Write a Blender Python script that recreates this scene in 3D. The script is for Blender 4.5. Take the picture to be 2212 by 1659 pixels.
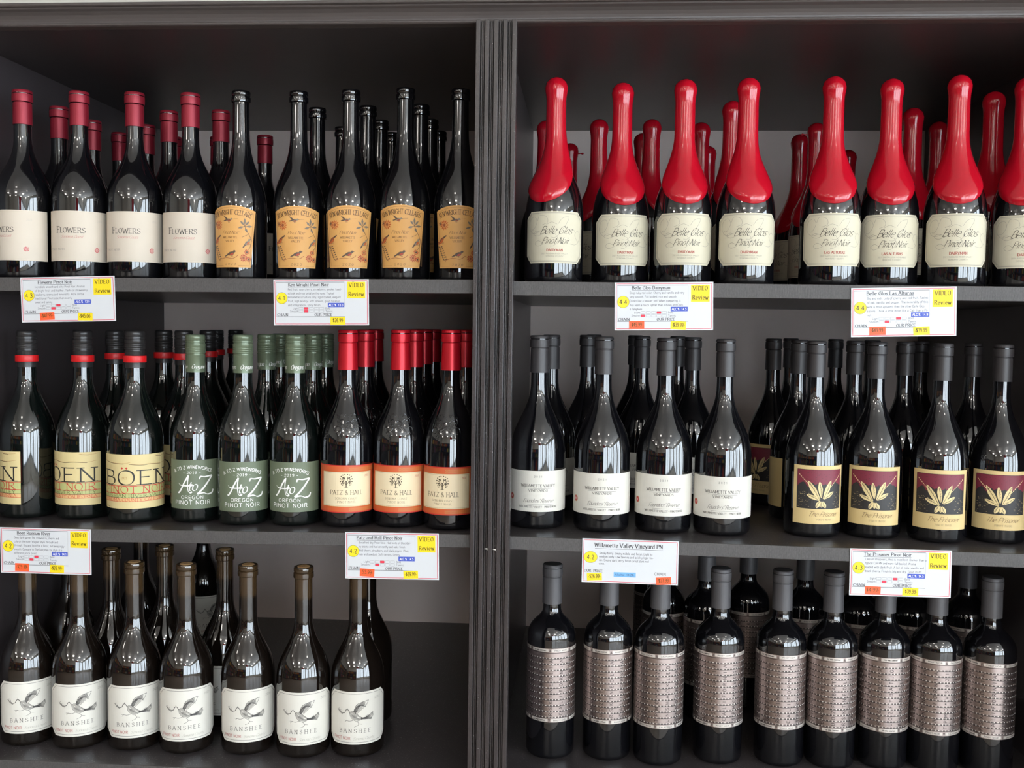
import bpy, math, random
from mathutils import Vector, Matrix

# ------------------------------------------------------------------ scene, camera, light
for o in list(bpy.data.objects):
    bpy.data.objects.remove(o)
scene = bpy.context.scene
COL = scene.collection
random.seed(7)

ZO = 1.50                                   # height of the reference eye line above the floor

def srgb(r, g, b):
    def f(c):
        c /= 255.0
        return c / 12.92 if c <= 0.04045 else ((c + 0.055) / 1.055) ** 2.4
    return (f(r), f(g), f(b), 1.0)

# camera: hand-held about 1.45 m in front of the cabinets, tilted slightly down
cam_data = bpy.data.cameras.new('camera')
cam = bpy.data.objects.new('camera', cam_data)
COL.objects.link(cam)
cam_data.sensor_width = 36.0
cam_data.lens = 2178.16 / 2212.0 * 36.0
cam_data.clip_start = 0.02
PITCH, YAW, ROLL = -0.0574, -0.0746, 0.0142
_f = Vector((math.sin(YAW) * math.cos(PITCH), math.cos(YAW) * math.cos(PITCH), math.sin(PITCH)))
_r = Vector((math.cos(YAW), -math.sin(YAW), 0.0))
_u = _r.cross(_f)
_r2 = _r * math.cos(ROLL) + _u * math.sin(ROLL)
_u2 = _u * math.cos(ROLL) - _r * math.sin(ROLL)
CAM = Vector((0.13398, -1.45, 0.0245 + ZO))
cam.matrix_world = Matrix(((_r2.x, _u2.x, -_f.x, CAM.x), (_r2.y, _u2.y, -_f.y, CAM.y),
                           (_r2.z, _u2.z, -_f.z, CAM.z), (0, 0, 0, 1)))
scene.camera = cam

# daylight outside the shop windows
world = bpy.data.worlds.new('daylight')
scene.world = world
world.use_nodes = True
wn = world.node_tree
wn.nodes['Background'].inputs[0].default_value = (0.86, 0.92, 1.0, 1)
wn.nodes['Background'].inputs[1].default_value = 20.0

# square lamps of the shop; upward lights are an added fill brightening the ceiling
CEIL_Z = ZO + 1.75
def lamp_with_fill(x, y, w=0.5, e=42.0, up=34.0, col=(1.0, 0.95, 0.88)):
    for k in (0, 1):
        ld = bpy.data.lights.new('ceiling_lamp_or_fill', 'AREA')
        ld.shape = 'RECTANGLE'; ld.size = ld.size_y = 1.0 if k else w
        ld.energy = up if k else e; ld.color = col
        lo = bpy.data.objects.new('ceiling_lamp_or_fill', ld)
        lo.location = (x, y, CEIL_Z - (0.55 if k else 0.30))
        if k: lo.rotation_euler = (math.pi, 0, 0)
        COL.objects.link(lo)
for x in (-3.4, -0.75, 1.55, 4.2):
    lamp_with_fill(x, -2.3, 0.28, 5.0, 5.0)
    for y in (-4.2, -6.2):
        lamp_with_fill(x, y, 0.6, 36.0, 16.0)

vs = scene.view_settings
vs.view_transform = 'Standard'
vs.look = 'None'
vs.gamma = 1.0
vs.use_curve_mapping = False
vs.exposure = -0.65

# ------------------------------------------------------------------ materials
MATS = {}
def mat(name, col, rough=0.5, metal=0.0, spec=0.5, noise=0.0, nscale=40.0, bump=0.0, bscale=300.0,
        ior=1.5, coat=0.0, emit=0.0, stretch=(1, 1, 1), col2=None):
    if name in MATS:
        return MATS[name]
    m = bpy.data.materials.new(name)
    m.use_nodes = True
    nt = m.node_tree
    b = nt.nodes['Principled BSDF']
    b.inputs['Base Color'].default_value = col
    b.inputs['Roughness'].default_value = rough
    b.inputs['Metallic'].default_value = metal
    b.inputs['Specular IOR Level'].default_value = spec
    b.inputs['IOR'].default_value = ior
    b.inputs['Coat Weight'].default_value = coat
    b.inputs['Coat Roughness'].default_value = 0.05
    if emit:
        b.inputs['Emission Color'].default_value = col
        b.inputs['Emission Strength'].default_value = emit
    tc = nt.nodes.new('ShaderNodeTexCoord')
    mp = nt.nodes.new('ShaderNodeMapping')
    mp.inputs['Scale'].default_value = stretch
    nt.links.new(tc.outputs['Object'], mp.inputs['Vector'])
    if noise or col2:
        n = nt.nodes.new('ShaderNodeTexNoise')
        n.inputs['Scale'].default_value = nscale
        n.inputs['Detail'].default_value = 4
        nt.links.new(mp.outputs['Vector'], n.inputs['Vector'])
        mx = nt.nodes.new('ShaderNodeMix')
        mx.data_type = 'RGBA'
        c2 = col2 or tuple(min(1, c * (1 + noise)) for c in col[:3]) + (1,)
        c1 = col if col2 else tuple(c * (1 - noise) for c in col[:3]) + (1,)
        mx.inputs['A'].default_value = c1
        mx.inputs['B'].default_value = c2
        nt.links.new(n.outputs['Fac'], mx.inputs['Factor'])
        nt.links.new(mx.outputs['Result'], b.inputs['Base Color'])
    if bump:
        n2 = nt.nodes.new('ShaderNodeTexNoise')
        n2.inputs['Scale'].default_value = bscale
        n2.inputs['Detail'].default_value = 3
        nt.links.new(mp.outputs['Vector'], n2.inputs['Vector'])
        bp = nt.nodes.new('ShaderNodeBump')
        bp.inputs['Strength'].default_value = bump
        bp.inputs['Distance'].default_value = 0.001
        nt.links.new(n2.outputs['Fac'], bp.inputs['Height'])
        nt.links.new(bp.outputs['Normal'], b.inputs['Normal'])
    MATS[name] = m
    return m

def speckled(name, col, rough, dust, scale=420.0, thr=0.74, bump=0.15, spec=0.5, stretch=(1, 1, 1)):
    """dark laminate with pale dust specks and a fine grain"""
    m = mat(name, col, rough=rough, spec=spec, noise=0.25, nscale=25.0, bump=bump, bscale=500.0, stretch=stretch)
    nt = m.node_tree
    b = nt.nodes['Principled BSDF']
    old = b.inputs['Base Color'].links[0].from_socket
    tc = nt.nodes.new('ShaderNodeTexCoord')
    n = nt.nodes.new('ShaderNodeTexNoise')
    n.inputs['Scale'].default_value = scale
    n.inputs['Detail'].default_value = 1.0
    nt.links.new(tc.outputs['Object'], n.inputs['Vector'])
    rp = nt.nodes.new('ShaderNodeValToRGB')
    rp.color_ramp.elements[0].position = thr
    rp.color_ramp.elements[1].position = thr + 0.03
    nt.links.new(n.outputs['Fac'], rp.inputs['Fac'])
    mx = nt.nodes.new('ShaderNodeMix')
    mx.data_type = 'RGBA'
    mx.inputs['B'].default_value = dust
    nt.links.new(rp.outputs['Color'], mx.inputs['Factor'])
    nt.links.new(old, mx.inputs['A'])
    nt.links.new(mx.outputs['Result'], b.inputs['Base Color'])
    return m

M_LAM = mat('charcoal_laminate', srgb(66, 60, 62), rough=0.35, noise=0.12, nscale=12, bump=0.05, bscale=400)
M_SHELF = speckled('shelf_laminate', srgb(60, 56, 57), 0.3, srgb(150, 148, 145), scale=560, thr=0.695, bump=0.1)
M_BACK = mat('grey_back_board', srgb(232, 214, 205), rough=0.55, noise=0.05, nscale=6)
M_TRIM = speckled('trim_paint', srgb(54, 49, 49), 0.24, srgb(170, 168, 165), scale=700, thr=0.76, bump=0.25)
M_CROWN = mat('crown_paint', srgb(80, 73, 71), rough=0.42, noise=0.18, nscale=9, stretch=(0.15, 1, 1), bump=0.2, bscale=220)

def edge_band_mat():
    m = mat('ribbed_edge_band', srgb(74, 71, 70), rough=0.55, noise=0.5, nscale=900, stretch=(1, 0.5, 0.4))
    nt = m.node_tree
    b = nt.nodes['Principled BSDF']
    tc = nt.nodes.new('ShaderNodeTexCoord')
    wv = nt.nodes.new('ShaderNodeTexWave')
    wv.bands_direction = 'X'
    wv.inputs['Scale'].default_value = 210.0
    wv.inputs['Distortion'].default_value = 1.2
    wv.inputs['Detail Scale'].default_value = 3.0
    nt.links.new(tc.outputs['Object'], wv.inputs['Vector'])
    bp = nt.nodes.new('ShaderNodeBump')
    bp.inputs['Strength'].default_value = 0.22
    bp.inputs['Distance'].default_value = 0.0005
    nt.links.new(wv.outputs['Fac'], bp.inputs['Height'])
    nt.links.new(bp.outputs['Normal'], b.inputs['Normal'])
    return m
M_EDGE = edge_band_mat()

M_GLASS = mat('dark_bottle_glass', (0.0035, 0.0035, 0.0045, 1), rough=0.035, spec=0.9, ior=1.55, noise=0.2, nscale=20)
M_GLASS_G = mat('black_green_bottle_glass', (0.003, 0.0045, 0.004, 1), rough=0.035, spec=0.9, ior=1.55, noise=0.2, nscale=20)

def amber_glass():
    """amber glass: black where the wine stands behind it, brown in the empty neck"""
    m = mat('amber_bottle_glass', (0.006, 0.004, 0.003, 1), rough=0.04, spec=0.9, ior=1.55)
    nt = m.node_tree
    b = nt.nodes['Principled BSDF']
    tc = nt.nodes.new('ShaderNodeTexCoord')
    sp = nt.nodes.new('ShaderNodeSeparateXYZ')
    nt.links.new(tc.outputs['Object'], sp.inputs[0])
    rp = nt.nodes.new('ShaderNodeValToRGB')
    mr = nt.nodes.new('ShaderNodeMapRange')
    mr.inputs['From Min'].default_value = 0.2
    mr.inputs['From Max'].default_value = 0.3
    nt.links.new(sp.outputs['Z'], mr.inputs['Value'])
    nt.links.new(mr.outputs['Result'], rp.inputs['Fac'])
    e = rp.color_ramp.elements
    e[0].position = 0.40; e[0].color = (0.006, 0.004, 0.003, 1)
    e[1].position = 0.46; e[1].color = (0.045, 0.026, 0.011, 1)
    nt.links.new(rp.outputs['Color'], b.inputs['Base Color'])
    return m
M_AMBER = amber_glass()

# ------------------------------------------------------------------ mesh helpers
def mesh_obj(name, verts, faces, mats, parent=None, smooth=False, idx=None):
    me = bpy.data.meshes.new(name)
    me.from_pydata(verts, [], faces)
    for m in (mats if isinstance(mats, (list, tuple)) else [mats]):
        me.materials.append(m)
    if idx:
        me.polygons.foreach_set('material_index', idx)
    if smooth:
        me.polygons.foreach_set('use_smooth', [True] * len(faces))
    me.update()
    return link(name, me, parent)

def link(name, data, parent=None):
    o = bpy.data.objects.new(name, data)
    COL.objects.link(o)
    if parent:
        o.parent = parent
    return o

def tag(o, label=None, cat=None, group=None, kind=None):
    if label: o['label'] = label
    if cat: o['category'] = cat
    if group: o['group'] = group
    if kind: o['kind'] = kind
    return o

def box_data(x0, x1, y0, y1, z0, z1):
    v = [(x, y, z) for x in (x0, x1) for y in (y0, y1) for z in (z0, z1)]
    f = [(0, 1, 3, 2), (4, 6, 7, 5), (0, 4, 5, 1), (2, 3, 7, 6), (0, 2, 6, 4), (1, 5, 7, 3)]
    return v, f

def box(name, x0, x1, y0, y1, z0, z1, m, parent=None, bevel=0.0):
    v, f = box_data(x0, x1, y0, y1, z0, z1)
    o = mesh_obj(name, v, f, m, parent)
    if bevel:
        md = o.modifiers.new('bevel', 'BEVEL')
        md.width = bevel
        md.segments = 2
    return o

def extrude_x(name, prof, x0, x1, m, parent=None, n=1):
    """profile of (y, z) points swept along X"""
    k = len(prof)
    v, f = [], []
    for i in range(n + 1):
        x = x0 + (x1 - x0) * i / n
        v += [(x, y, z) for y, z in prof]
    for i in range(n):
        for j in range(k):
            a, b = i * k + j, i * k + (j + 1) % k
            f.append((a, b, b + k, a + k))
    f.append(tuple(range(k)))
    f.append(tuple(range(n * k + k - 1, n * k - 1, -1)))
    return mesh_obj(name, v, f, m, parent)

def lathe(prof, segs=44):
    """prof: (r, z) from bottom to top; returns verts, faces"""
    v, f, rings = [], [], []
    for r, z in prof:
        if r < 1e-6:
            rings.append([len(v)]); v.append((0, 0, z))
        else:
            rings.append(list(range(len(v), len(v) + segs)))
            v += [(r * math.sin(2 * math.pi * i / segs), -r * math.cos(2 * math.pi * i / segs), z) for i in range(segs)]
    for a, b in zip(rings, rings[1:]):
        for i in range(segs):
            j = (i + 1) % segs
            if len(a) == 1 and len(b) == 1: continue
            if len(a) == 1: f.append((a[0], b[j], b[i]))
            elif len(b) == 1: f.append((a[i], a[j], b[0]))
            else: f.append((a[i], a[j], b[j], b[i]))
    return v, f

def bez(p0, p1, p2, p3, n):
    out = []
    for i in range(n + 1):
        t = i / n; s = 1 - t
        out.append(tuple(s ** 3 * a + 3 * s * s * t * b + 3 * s * t * t * c + t ** 3 * d for a, b, c, d in zip(p0, p1, p2, p3)))
    return out

def prof_r(prof, z):
    for (r0, z0), (r1, z1) in zip(prof, prof[1:]):
        if z0 <= z <= z1 and z1 > z0:
            return r0 + (r1 - r0) * (z - z0) / (z1 - z0)
    return prof[-1][0]

# ------------------------------------------------------------------ lettering: a stroke alphabet
# cap height 10, x-height 6.5; strokes separated by |, a leading ~ means a smooth curve
G = {
'A': '8|0,0 4,10|4,10 8,0|1.4,3.4 6.6,3.4', 'B': '7|1,0 1,10|~1,10 4,10 5.9,9.1 6,6.6 4.4,5.4 1,5.3|~1,5.3 4.4,5.3 6.6,4.2 6.6,1.4 4.6,0 1,0',
'C': '7.6|~7,8.2 5.9,9.6 4.2,10 1.7,8.6 .7,5 1.7,1.4 4.2,0 5.9,.3 7.1,1.8', 'D': '8|1,0 1,10|~1,10 4,10 6.6,8.6 7.4,5 6.6,1.4 4,0 1,0',
'E': '6.6|1,0 1,10|1,10 6,10|1,5.3 5,5.3|1,0 6.2,0', 'F': '6.2|1,0 1,10|1,10 6,10|1,5.2 5,5.2',
'G': '8|~7,8.2 5.9,9.6 4.2,10 1.7,8.6 .7,5 1.7,1.4 4.2,0 6,.4 7.2,1.6|7.2,1.6 7.2,4.6|5.2,4.6 7.4,4.6', 'H': '8|1,0 1,10|7,0 7,10|1,5.2 7,5.2',
'I': '3|1.5,0 1.5,10', 'J': '5|~3.8,10 3.8,5 3.7,2 2.8,.2 1.4,0 .5,1.2', 'K': '7.2|1,0 1,10|6.4,10 1,4.2|2.8,6 7,0', 'L': '6|1,0 1,10|1,0 5.8,0',
'M': '10|1,0 1.5,10|1.5,10 5,1.5|5,1.5 8.5,10|8.5,10 9,0', 'N': '8|1,0 1,10|1,10 7,0|7,0 7,10',
'O': '8.6|~4.3,10 1.7,8.7 .7,5 1.7,1.3 4.3,0 6.9,1.3 7.9,5 6.9,8.7 4.3,10', 'P': '6.8|1,0 1,10|~1,10 4.2,10 6.3,9 6.3,6 4.2,4.8 1,4.8',
'Q': '8.6|~4.3,10 1.7,8.7 .7,5 1.7,1.3 4.3,0 6.9,1.3 7.9,5 6.9,8.7 4.3,10|5,2 8.4,-1.6', 'R': '7.4|1,0 1,10|~1,10 4.2,10 6.2,9 6.2,6.2 4.2,5 1,5|3.6,5 7.2,0',
'S': '7|~6.2,8.3 5.1,9.7 3.5,10 1.6,9.3 1.1,7.7 2,6.1 4.6,4.8 6.2,3.4 6.2,1.6 4.8,.2 3,0 1.5,.5 .7,1.9', 'T': '7.6|3.8,0 3.8,10|.3,10 7.3,10',
'U': '8|~1,10 1,5 1.2,2.2 2.4,.4 4,0 5.6,.4 6.8,2.2 7,5 7,10', 'V': '8|0,10 4,0|4,0 8,10', 'W': '11|0,10 2.8,0|2.8,0 5.5,9|5.5,9 8.2,0|8.2,0 11,10',
'X': '7.6|.5,0 7.1,10|.5,10 7.1,0', 'Y': '7.4|.2,10 3.7,5|7.2,10 3.7,5|3.7,5 3.7,0', 'Z': '7.2|.6,10 6.6,10|6.6,10 .5,0|.5,0 6.8,0',
'a': '5.8|~.9,5.6 2.4,6.5 4.1,6.3 4.8,5 4.8,2 5,.5 5.6,0|~4.8,3.9 2.6,3.6 .9,2.8 .7,1.2 1.8,0 3.4,.3 4.8,1.6', 'b': '6.2|1,0 1,10|~1,4.8 2.5,6.4 4.4,6.3 5.5,4.6 5.5,2 4.4,.2 2.5,0 1,1.4',
'c': '5.4|~5,5.3 3.9,6.4 2.5,6.4 1,5 .7,3.2 1.2,1.2 2.6,0 4,.1 5,1.2', 'd': '6.2|5.2,0 5.2,10|~5.2,4.8 3.8,6.4 2,6.3 .8,4.6 .8,2 1.9,.2 3.7,0 5.2,1.4',
'e': '5.8|~.8,3.6 3,3.6 5.1,3.7 4.9,5.4 3.6,6.5 2,6.2 .8,4.5 .8,2.1 2,.3 3.6,0 5.1,1', 'f': '4|~4.3,9.3 3.2,10 2.1,9.3 1.8,7.5 1.8,4 1.8,0|.3,6.4 3.8,6.4',
'g': '6.2|~5.2,4.8 3.8,6.4 2,6.3 .8,4.6 .8,2.2 1.9,.5 3.7,.2 5.2,1.6|~5.2,6.4 5.2,2 5.1,-1 4,-2.8 2.2,-3 .9,-2', 'h': '6.2|1,0 1,10|~1,4.8 2.4,6.3 4.2,6.3 5.1,4.8 5.1,2.4 5.1,0',
'i': '2.6|1.3,0 1.3,6.5|1.3,8.5 1.3,9.5', 'j': '3|~1.8,6.5 1.8,1 1.6,-1.8 .4,-3|1.8,8.5 1.8,9.5', 'k': '5.8|1,0 1,10|5,6.5 1,2.6|2.4,3.9 5.6,0', 'l': '2.6|1.3,0 1.3,10',
'm': '9|1,0 1,6.5|~1,4.8 2.2,6.3 3.7,6.3 4.5,4.9 4.5,2.4 4.5,0|~4.5,4.8 5.7,6.3 7.2,6.3 8,4.9 8,2.4 8,0', 'n': '6.2|1,0 1,6.5|~1,4.8 2.4,6.3 4.2,6.3 5.1,4.8 5.1,2.4 5.1,0',
'o': '6.2|~3.1,6.5 1.3,5.6 .7,3.2 1.3,.9 3.1,0 4.9,.9 5.5,3.2 4.9,5.6 3.1,6.5', 'p': '6.2|1,-3 1,6.5|~1,4.8 2.5,6.4 4.4,6.3 5.5,4.6 5.5,2 4.4,.2 2.5,0 1,1.4',
'q': '6.2|5.2,-3 5.2,6.5|~5.2,4.8 3.8,6.4 2,6.3 .8,4.6 .8,2 1.9,.2 3.7,0 5.2,1.4', 'r': '4.4|1,0 1,6.5|~1,4.4 2.2,6.2 3.4,6.4 4.2,6', 's': '5|~4.5,5.5 3.4,6.5 2,6.4 .9,5.4 1.2,4.2 3.2,3.2 4.5,2.2 4.2,.6 2.6,0 1.3,.3 .5,1.3',
't': '4|~1.8,9 1.8,5 1.8,1.6 2.4,.2 3.7,.3|.3,6.4 3.7,6.4', 'u': '6.2|~1,6.5 1,3.5 1.1,1.4 2.2,.1 3.8,.3 5.1,1.8|5.1,6.5 5.1,0', 'v': '5.6|.2,6.5 2.8,0|2.8,0 5.4,6.5', 'w': '8|.2,6.5 2.1,0|2.1,0 4,6|4,6 5.9,0|5.9,0 7.8,6.5',
'x': '5.6|.5,0 5.1,6.5|.5,6.5 5.1,0', 'y': '5.6|.2,6.5 2.9,.3|~5.4,6.5 3.2,.8 2,-2.2 .6,-3', 'z': '5.4|.6,6.5 4.8,6.5|4.8,6.5 .5,0|.5,0 4.9,0',
'0': '6.4|~3.2,10 1.4,8.6 .8,5 1.4,1.4 3.2,0 5,1.4 5.6,5 5,8.6 3.2,10', '1': '6.4|1.6,8.2 3.4,10|3.4,10 3.4,0', '2': '6.4|~1,7.8 1.6,9.5 3.2,10 4.9,9.3 5.3,7.4 4.2,5 .9,0|.9,0 5.6,0',
'3': '6.4|~1,8.6 2.6,10 4.6,9.5 5.2,7.6 4.4,5.8 2.8,5.3|~2.8,5.3 4.8,4.8 5.6,2.9 4.8,.8 2.8,0 .8,1.2', '4': '6.4|4.4,0 4.4,10|4.4,10 .6,3|.6,3 6,3', '5': '6.4|5.2,10 1.5,10|1.5,10 1.2,5.6|~1.2,5.6 3,6.3 4.9,5.6 5.6,3.4 4.9,1 3,0 .8,1',
'6': '6.4|~5,9.2 3.6,10 1.8,8.6 .9,5.4 1,2.2 2.2,.3 3.9,.1 5.3,1.5 5.3,4.1 3.9,5.6 2.2,5.3 1,3.8', '7': '6.4|.8,10 5.6,10|~5.6,10 3.6,5.5 2.4,0', '8': '6.4|~3.2,5.4 1.4,6.4 1.2,8.6 3.2,10 5.2,8.6 5,6.4 3.2,5.4 1.2,4.2 .8,1.8 3.2,0 5.6,1.8 5.2,4.2 3.2,5.4',
'9': '6.4|~1.4,.8 2.8,0 4.6,1.4 5.5,4.6 5.4,7.8 4.2,9.7 2.5,9.9 1.1,8.5 1.1,5.9 2.5,4.4 4.2,4.7 5.4,6.2', '.': '2.6|1.3,0 1.3,.9', ',': '2.6|1.5,.8 .9,-1.6', '-': '4|.7,3.6 3.3,3.6', '~': '6|~.6,3.2 1.8,4.2 3,3.6 4.2,3 5.4,4',
'&': '8.2|~7.6,0 4.2,4.4 2.2,7.4 2.6,9.6 4.2,9.8 5,8.2 3.8,6.2 1.2,3.8 1,1.4 2.8,0 5.2,.8 7.2,4.6', '%': '8.6|~2.2,10 1,9 1,7 2.2,6 3.4,7 3.4,9 2.2,10|7,10 1.8,0|~6.4,4 5.2,3 5.2,1 6.4,0 7.6,1 7.6,3 6.4,4',
'$': '6.4|~5.3,8 4.2,9 2.6,9 1.2,8 1.4,6.2 3.2,5.2 5,4.2 5.2,2.2 4,1 2.2,1 1,2.2|3.2,10.4 3.2,-.4', "'": '2.4|1.4,10 1,7.6', '!': '2.6|1.3,10 1.3,3|1.3,.9 1.3,0', ':': '2.6|1.3,0 1.3,.9|1.3,5 1.3,5.9', '*': '6|3,9 3,4|.8,7.8 5.2,5.2|.8,5.2 5.2,7.8', '<': '6|5,9 1,5|1,5 5,1',
}
GL = {}
for _c, _s in G.items():
    _p = _s.split('|')
    GL[_c] = (float(_p[0]), [(st[0] == '~', [tuple(float(q) for q in pt.split(',')) for pt in st.lstrip('~').split()]) for st in _p[1:]])

def smooth_pts(pts, n=4):
    closed = pts[0] == pts[-1] and len(pts) > 3
    out = []
    k = len(pts)
    for i in range(k - 1):
        p1, p2 = pts[i], pts[i + 1]
        p0 = pts[i - 1] if i else (pts[-2] if closed else p1)
        p3 = pts[i + 2] if i + 2 < k else (pts[1] if closed else p2)
        for j in range(n):
            t = j / n
            out.append(tuple(0.5 * (2 * b + (c - a) * t + (2 * a - 5 * b + 4 * c - d) * t * t + (3 * b - a - 3 * c + d) * t ** 3)
                             for a, b, c, d in zip(p0, p1, p2, p3)))
    out.append(pts[-1])
    return out

class Ink:
    """flat print gathered in label coordinates (metres), laid on a surface by build()"""
    def __init__(self):
        self.v, self.f, self.c, self.l = [], [], [], []
    def ribbon(self, pts, w, c, layer=2, step=0.003):
        """pts in metres; w: width or function of direction angle"""
        q = [pts[0]]
        for a, b in zip(pts, pts[1:]):
            d = math.hypot(b[0] - a[0], b[1] - a[1])
            if d < 1e-7: continue
            n = max(1, int(d / step))
            q += [(a[0] + (b[0] - a[0]) * i / n, a[1] + (b[1] - a[1]) * i / n) for i in range(1, n + 1)]
        if len(q) < 2: return
        closed = math.hypot(q[0][0] - q[-1][0], q[0][1] - q[-1][1]) < 1e-7
        base = len(self.v)
        m = len(q)
        for i in range(m):
            a = q[i - 1] if i else (q[-2] if closed else q[0])
            b = q[i + 1] if i + 1 < m else (q[1] if closed else q[-1])
            dx, dy = b[0] - a[0], b[1] - a[1]
            L = math.hypot(dx, dy) or 1e-9
            dx, dy = dx / L, dy / L
            ww = (w(math.atan2(dy, dx), i / (m - 1)) if callable(w) else w) / 2
            self.v += [(q[i][0] - dy * ww, q[i][1] + dx * ww, layer), (q[i][0] + dy * ww, q[i][1] - dx * ww, layer)]
        for i in range(m - 1):
            k = base + 2 * i
            self.f.append((k, k + 1, k + 3, k + 2)); self.c.append(c)
    def rect(self, u0, u1, v0, v1, c, layer=1, step=0.004):
        n = max(1, int(abs(u1 - u0) / step))
        base = len(self.v)
        for i in range(n + 1):
            u = u0 + (u1 - u0) * i / n
            self.v += [(u, v0, layer), (u, v1, layer)]
        for i in range(n):
            k = base + 2 * i
            self.f.append((k, k + 2, k + 3, k + 1)); self.c.append(c)
    def poly(self, pts, c, layer=2):
        """star-shaped fill around the centroid"""
        cx = sum(p[0] for p in pts) / len(pts); cy = sum(p[1] for p in pts) / len(pts)
        base = len(self.v)
        self.v.append((cx, cy, layer)); self.v += [(p[0], p[1], layer) for p in pts]
        n = len(pts)
        for i in range(n):
            self.f.append((base, base + 1 + i, base + 1 + (i + 1) % n)); self.c.append(c)
    def disc(self, u, v, r, c, layer=2, n=16, ry=None):
        self.poly([(u + r * math.cos(2 * math.pi * i / n), v + (ry or r) * math.sin(2 * math.pi * i / n)) for i in range(n)], c, layer)
    def frame(self, u0, u1, v0, v1, w, c, layer=2, ch=0.0):
        p = [(u0 + ch, v0), (u1 - ch, v0), (u1, v0 + ch), (u1, v1 - ch), (u1 - ch, v1), (u0 + ch, v1), (u0, v1 - ch), (u0, v0 + ch), (u0 + ch, v0)]
        p = [a for i, a in enumerate(p) if i == 0 or a != p[i - 1]]
        self.ribbon(p, w, c, layer)
    def text(self, s, x, y, h, c=0, style='sans', w=None, align='c', sp=1.0, wid=None, slant=0.0, warp=None, layer=3, n=3, rot=0):
        """h = cap height in metres; wid = total width to fit"""
        pen = {'sans': 1.0, 'bold': 1.6, 'roman': 1.35, 'romanb': 2.0, 'script': 1.0}[style] if w is None else w
        if style == 'script' and not slant: slant = 0.42
        adv, X = [], 0.0
        for ch in s:
            gw = 3.2 if ch == ' ' else GL.get(ch, (5, []))[0]
            adv.append(X); X += gw + (sp if style != 'script' else sp * 0.1)
        X -= sp
        k = h / 10.0
        kx = k if wid is None else wid / X
        off = {'c': -X / 2, 'l': 0, 'r': -X}[align] * kx
        nib = 0.45
        if style in ('roman', 'romanb', 'script'):
            lo = 0.28 if style != 'romanb' else 0.4
            wf = lambda a, t: pen * k * (0.85 * lo + (1 - lo) * abs(math.sin(a - nib)))
        else:
            wf = pen * k
        cr, sr = math.cos(rot), math.sin(rot)
        def place(px, py, a):
            u, v = off + (a + px + slant * py) * kx, py * k
            if warp: u, v = warp(u, v)
            if rot: u, v = u * cr - v * sr, u * sr + v * cr
            return x + u, y + v
        for ch, a in zip(s, adv):
            for sm, pts in GL.get(ch, (0, []))[1]:
                pp = smooth_pts(pts, n) if sm else pts
                self.ribbon([place(px, py, a) for px, py in pp], wf, c, layer, 0.0025)
                if style in ('roman', 'romanb') and h > 0.0012:
                    for e, o in ((pts[0], pts[1]), (pts[-1], pts[-2])):
                        if abs(e[1] - o[1]) > 1.3 * abs(e[0] - o[0]) and min(abs(e[1] - q) for q in (0, 10, 6.5, -3)) < 0.05:
                            self.ribbon([place(e[0] - 1.7, e[1], a), place(e[0] + 1.7, e[1], a)], 0.6 * k, c, layer, 0.0025)
    def build(self, name, mats, parent, surf):
        verts = [surf(u, v, l) for u, v, l in self.v]
        return mesh_obj(name, verts, self.f, mats, parent, idx=self.c)

def ink_mat(name, rgb, rough=0.5, **k):
    return mat('ink_' + name, srgb(*rgb), rough=rough, **k)

# ------------------------------------------------------------------ the shop around the cabinets
ZC, Z1, Z1B, Z2, Z2B, Z3 = (ZO + q for q in (0.4511, 0.0886, 0.0687, -0.2843, -0.3030, -0.6489))
DEP = 0.778
XL, XM0, XMC, XM1, XR = -0.8266, -0.0105, -0.0020, 0.0065, 0.8400

M_WALL = mat('shop_wall_paint', srgb(214, 210, 200), rough=0.8, noise=0.03, nscale=3)
M_CEIL = mat('shop_ceiling_tile', srgb(225, 224, 222), rough=0.85, noise=0.05, nscale=30)
M_FLOOR = mat('shop_floor_vinyl', srgb(146, 134, 122), rough=0.35, noise=0.12, nscale=4)
M_FRAME = mat('window_frame_paint', srgb(70, 72, 76), rough=0.5, noise=0.05)

RX0, RX1, RY0, RY1 = -5.6, 5.6, -7.4, DEP + 0.16
def struct(o):
    o['kind'] = 'structure'
    return o
struct(box('floor', RX0, RX1, RY0, RY1, -0.1, 0.0, M_FLOOR))
struct(box('ceiling', RX0, RX1, RY0, RY1, CEIL_Z, CEIL_Z + 0.1, M_CEIL))
struct(box('wall_back', RX0, RX1, RY1, RY1 + 0.1, 0, CEIL_Z, M_WALL))
WL = struct(box('wall_left', RX0 - 0.1, RX0, RY0, RY1, 0, CEIL_Z, M_WALL))
# right and front walls: piers, sill and header round the shop-front windows
WZ0, WZ1 = 0.35, 2.90
WIN_R = [(-7.1, -5.1), (-4.8, -2.8), (-2.5, -0.9)]
WIN_F = [(0.7, 2.9), (3.2, 5.4)]
def pierced(name, spans, lo, hi, to_box):
    v, f = [], []
    def add(a, b, z0, z1):
        q, g = box_data(*to_box(a, b, z0, z1))
        k = len(v)
        v.extend(q); f.extend(tuple(i + k for i in t) for t in g)
    add(lo, hi, 0, WZ0); add(lo, hi, WZ1, CEIL_Z)
    e = [lo] + [q for w in spans for q in w] + [hi]
    for a, b in zip(e[::2], e[1::2]):
        add(a, b, WZ0, WZ1)
    return struct(mesh_obj(name, v, f, M_WALL))
pierced('wall_right', WIN_R, RY0, RY1, lambda a, b, z0, z1: (RX1, RX1 + 0.1, a, b, z0, z1))
WF = pierced('wall_front', WIN_F, RX0, RX1, lambda a, b, z0, z1: (a, b, RY0 - 0.1, RY0, z0, z1))
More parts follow.
